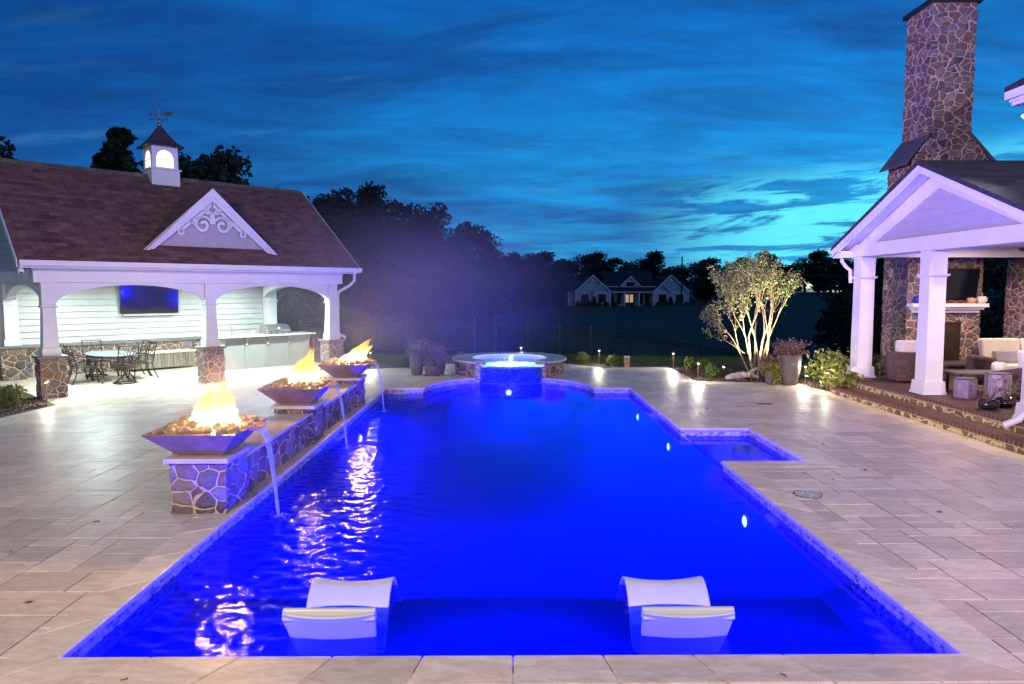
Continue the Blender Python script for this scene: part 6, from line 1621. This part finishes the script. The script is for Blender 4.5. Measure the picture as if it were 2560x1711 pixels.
for i, (x, s) in enumerate([(13.0, 1.0), (14.1, 1.15), (15.2, 1.0), (16.8, .8), (18.0, .9), (19.5, 1.0), (25.6, 1.0), (27.6, .9), (28.9, 1.1), (31.0, 1.0), (32.6, .9)]):
    t = thing('foundation_shrub', 'low dark shrub, ' + ordw(i + 1) + ' from the left in the row along the farmhouse front', 'shrub', (x, 123.7, -.75), 0, 'shrubs along the farmhouse front'); t.scale = (3.0 * s,) * 3
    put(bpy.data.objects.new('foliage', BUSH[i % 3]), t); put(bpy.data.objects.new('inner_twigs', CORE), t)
for x, lab in ((15.85, 'narrow dark conifer at the left bay of the farmhouse'), (29.75, 'narrow dark conifer at the right bay of the farmhouse')):
    t = thing('small_conifer', lab, 'tree', (x, 123.9, -.75)); C = rs.normal(0, 1, (700, 3)); C /= np.linalg.norm(C, axis=1)[:, None]; C = C * (.38, .38, .9) + (0, 0, .9); C[:, :2] *= (1.35 - .5 * C[:, 2])[:, None]
    quads_mesh('crown', leaf_quads(C, .16, rs), LEAF_D, t); b = B(); b.tube([(0, 0, -.2), (0, 0, .6)], .06, 6); b.build('trunk', DBARK, t)

# far lit house on the right
t = thing('far_house', 'tiny far house with lit windows at the wood edge, right of the crape myrtle', 'house', (86, 185, hgt(86, 185)))
zb = hgt(86, 185)
b = B(); b.box(-6, 6, 0, 7, -1, 2.8); b.build('wall', FS_ := plain('far house wall', (.5, .48, .44), .7), t)
b = B(); b.ext([(-6.4, -.5, 2.8), (-6.4, 3.5, 5.2), (-6.4, 7.5, 2.8)], (12.8, 0, 0)); b.build('roof', DROOF, t)
for x0, x1 in ((-5, -3.2), (-1.4, 1.2), (3.2, 4.6)):
    b = B(); b.box(x0, x1, -.06, -.001, .9, 2.3); b.build('lit_window', emis('far lit window', (1, .9, .62), 2.2), t)
lamp('yard_lamp', 'POINT', (2, -5, 4.6), 5000, (.55, 1, .85), parent=t, size=.5)

# ------------------------------------------------------------------ trees
def crown_quads(seed, H, rw, n, leaf, base=.12, holes=0.0, shape='round'):
    rs = np.random.RandomState(seed); C = []; k = 26
    cl = []
    for i in range(k):
        u = rs.rand(); z = base + (1 - base) * u
        w = math.sin(math.pi * min(1, max(0, (z - base * .3) / (1.04 - base * .3))) ** .85) if shape == 'round' else (1.05 - z)
        a = rs.uniform(0, 6.28); q = rs.uniform(.25, .85) * w
        cl.append((q * math.cos(a) * rw, q * math.sin(a) * rw, z * H, rs.uniform(.16, .30) * rw * (1.1 if shape == 'round' else .7)))
    cl += [(0, 0, .45 * H, .5 * rw), (0, 0, .65 * H, .45 * rw), (.2 * rw, 0, .8 * H, .3 * rw), (-.25 * rw, 0, .78 * H, .3 * rw), (0, 0, .25 * H, .5 * rw)] if shape == 'round' else []
    per = n // len(cl)
    for x, y, z, r_ in cl:
        d = rs.normal(size=(per, 3)); d /= np.linalg.norm(d, axis=1)[:, None]; q = r_ * rs.uniform(.55, 1.12, per)[:, None]
        C.append(d * q * (1, 1, .82) + (x, y, z))
    C = np.concatenate(C)
    return leaf_quads(C[C[:, 2] > H * .03], leaf, rs, 0, 1.3)
def limbs(seed, H, rw, r0):
    r = random.Random(seed); b = B()
    b.tube([(0, 0, -.6), (0, 0, H * .2), (r.uniform(-.3, .3), r.uniform(-.3, .3), H * .5), (0, 0, H * .8)], [r0 * 1.3, r0, r0 * .6, r0 * .2], 8)
    for k in range(9):
        z = H * r.uniform(.22, .7); a = r.uniform(0, 6.28); L = rw * r.uniform(.5, .85)
        b.tube([(0, 0, z), (L * .5 * math.cos(a), L * .5 * math.sin(a), z + H * .08), (L * math.cos(a), L * math.sin(a), z + H * .18)], [r0 * .35, r0 * .22, r0 * .08], 5)
    return b
TV = []
for k, (H, rw, n, leaf, shape) in enumerate([(12, 4.6, 6500, .36, 'round'), (12, 5.4, 6500, .38, 'round'), (12, 3.9, 5200, .34, 'round'), (12, 4.8, 3000, .30, 'round'), (12, 3.2, 5000, .30, 'cone')]):
    o = quads_mesh('tmp', crown_quads(30 + k, H, rw, n, leaf, shape=shape), LEAF_D); cr_ = o.data; bpy.data.objects.remove(o)
    o = limbs(k, H, rw, .26).build('tmp', DBARK); tr_ = o.data; bpy.data.objects.remove(o)
    TV.append((cr_, tr_))
def tree(x, y, H, k, label, group=None, name='broadleaf_tree'):
    t = thing(name, label, 'tree', (x, y, hgt(x, y)), rnd.uniform(0, 6.28), group); s = H / 12; wd = rnd.uniform(.95, 1.15) * (1.55 if y > 130 else 1.0); t.scale = (s * wd, s * wd, s)
    put(bpy.data.objects.new('crown', TV[k][0]), t); put(bpy.data.objects.new('trunk', TV[k][1]), t)
# trees rising behind the pavilion roof
tree(-31.8, 43, 12.0, 3, 'dark tree top above the far left end of the pavilion ridge')
tree(-27.4, 49.5, 14.0, 4, 'dark pointed evergreen left of the cupola', name='conifer')
tree(-29.2, 50.5, 12.4, 4, 'lower dark evergreen farther left of the cupola', name='conifer')
tree(-23.2, 49.5, 13.0, 1, 'dark round tree right behind the cupola'); tree(-20.6, 50.5, 11.9, 0, 'dark tree sloping down to the right of the cupola')
# the wood on the left, skyline falling to the right
def top_z(v, D): return 2.45 + (663 - v) / 1564 * D
wood = [(690, 478, 58), (745, 448, 66), (795, 458, 60), (850, 452, 68), (905, 462, 64), (955, 492, 60), (1003, 482, 66), (1058, 508, 62), (1100, 538, 60), (1128, 580, 64), (770, 500, 54), (880, 500, 56), (980, 530, 56), (1050, 560, 56), (720, 520, 50), (930, 530, 52)]
for i, (u, v, D) in enumerate(wood):
    x = (u - 1161) / 1564 * D; tz = top_z(v, D); H = tz - hgt(x, D)
    tree(x, D, H * 1.02, [0, 1, 2, 0, 1, 2, 3, 1, 3, 3, 0, 1, 2, 0, 1, 2][i], ('skyline tree of the tall left wood, ' + ordw(sorted(q[0] for q in wood[:10]).index(u) + 1) + ' crown from the pavilion roof' if i < 10 else 'lower front tree of the tall left wood, ' + ordw(sorted(q[0] for q in wood[10:]).index(u) + 1) + ' from the pavilion roof'), 'tall trees of the left wood')
# the far tree line
r = random.Random(21); u = 1120; i = 0
while u < 2420:
    D = r.uniform(138, 168); v = 600 + r.uniform(-14, 16) - (8 if 1840 < u < 1930 else 0) - (14 if u > 2200 else 0)
    x = (u - 1161) / 1564 * D; H = top_z(v, D) - hgt(x, D)
    if not (12 < x < 34 and D < 136): tree(x, D, max(4, H * 1.02), i % 4, 'dark tree, ' + ordw(i + 1) + ' from the left in the far tree line beyond the field', 'trees of the far tree line')
    u += r.uniform(22, 38); i += 1
for i, (u, D) in enumerate([(1150, 118), (1200, 124), (1250, 122), (1282, 128), (1620, 130), (1665, 126), (1180, 100), (1230, 112)]):
    x = (u - 1161) / 1564 * D; tree(x, D, r.uniform(6.5, 8), i % 3, 'low dark field-edge tree ' + ['right of the tall wood', 'midway between wood and farmhouse', 'left of the farmhouse', 'touching the left end of the farmhouse', 'touching the right end of the farmhouse', 'between the farmhouse and the crape myrtle', 'nearer the camera, right of the tall wood', 'nearer the camera, toward the farmhouse'][i], 'lower trees at the field edge')
for i, (u, v, D) in enumerate([(1965, 585, 70), (2040, 560, 60), (2255, 560, 55), (2310, 548, 50), (2120, 590, 75), (2390, 560, 55), (1940, 680, 52), (1985, 690, 50)]):
    x = (u - 1161) / 1564 * D; tree(x, D, top_z(v, D) - hgt(x, D), [1, 0, 3, 3, 2, 1, 0, 1][i], ['dark tree just left of the far porch column', 'tall dark tree seen between the porch columns', 'open dark tree right of the chimney with sky showing through', 'tallest open dark tree beside the stone pier', 'dark tree behind the fireplace chimney', 'dark tree beyond the right picture edge', 'low rounded tree right of the crape myrtle', 'low dark tree mass in front of the far porch column'][i], 'dark trees beyond the porch')
# power lines
def wire(z0, label):
    b = B(); n = 30; pts = [(-50 + 160 * k / n, 112 + 10 * k / n, z0 + 1.6 * ((2 * (k % 15) / 15 - 1) ** 2)) for k in range(n + 1)]
    b.tube([(x, y, z) for x, y, z in pts], .022, 4, cap=False); tag(b.build('power_line', plain('cable', (.20, .20, .22), .5, .3)), label, 'power line', 'power lines across the field')
wire(4.6, 'highest thin power line crossing above the farmhouse gables'); wire(3.1, 'middle thin power line crossing the field'); wire(1.5, 'lowest thin power line crossing the field')
for x, y in ((-50, 112), (30, 117), (110, 122)):
    t = thing('utility_pole', {-50: 'wooden utility pole hidden in the left wood', 30: 'wooden utility pole behind the farmhouse', 110: 'wooden utility pole at the far right'}[x], 'utility pole', (x, y + .3, hgt(x, y)))
    b = B(); b.tube([(0, 0, -1), (0, 0, 8.0 - hgt(x, y))], [.16, .11], 8); b.build('pole', DBARK, t); b = B(); b.box(-.9, .9, -.05, .05, 6.0, 6.12); b.build('crossarm', DBARK, t)

# haze drifting off the farthest fire, plus scatter balls for the near fires' glow
def smoke_glow(name, c, rad, dens_, label, noisy):
    m = bpy.data.materials.new(name); m.use_nodes = True; t = NT(m.node_tree); o = t.n('ShaderNodeOutputMaterial')
    q = t.n('ShaderNodeVectorMath', {0: obj(t)}, operation='LENGTH').outputs['Value']
    f = t.math('SUBTRACT', 1.0, t.smooth(q, .15, 1.0))
    if noisy: f = t.math('MULTIPLY', f, t.ramp(t.noise(obj(t), 1.7, 3, .5), [(.3, .35), (.7, 1.2)]))
    v = t.n('ShaderNodeVolumeScatter', {'Color': (1, 1, 1, 1), 'Density': t.math('MULTIPLY', f, dens_), 'Anisotropy': .1}); t.link(v.outputs[0], o.inputs[1])
    b = B(); n = 16; b.lathe([(math.sin(math.pi * (k + .02) / 12.04), -math.cos(math.pi * (k + .02) / 12.04)) for k in range(13)], n=24)
    ob = b.build(name, m); ob.location = c; ob.scale = rad; ob['kind'] = 'stuff'
smoke_glow('smoke_glow', (-2.6, 17.6, 2.4), (5.2, 6.0, 2.9), .062, '', True)
for y in (7.62, 10.96): smoke_glow('smoke_glow', (-3.25, y, 1.2), (.95, .95, .80), .13, '', False)  # scatter balls added to give these two fires a warm halo
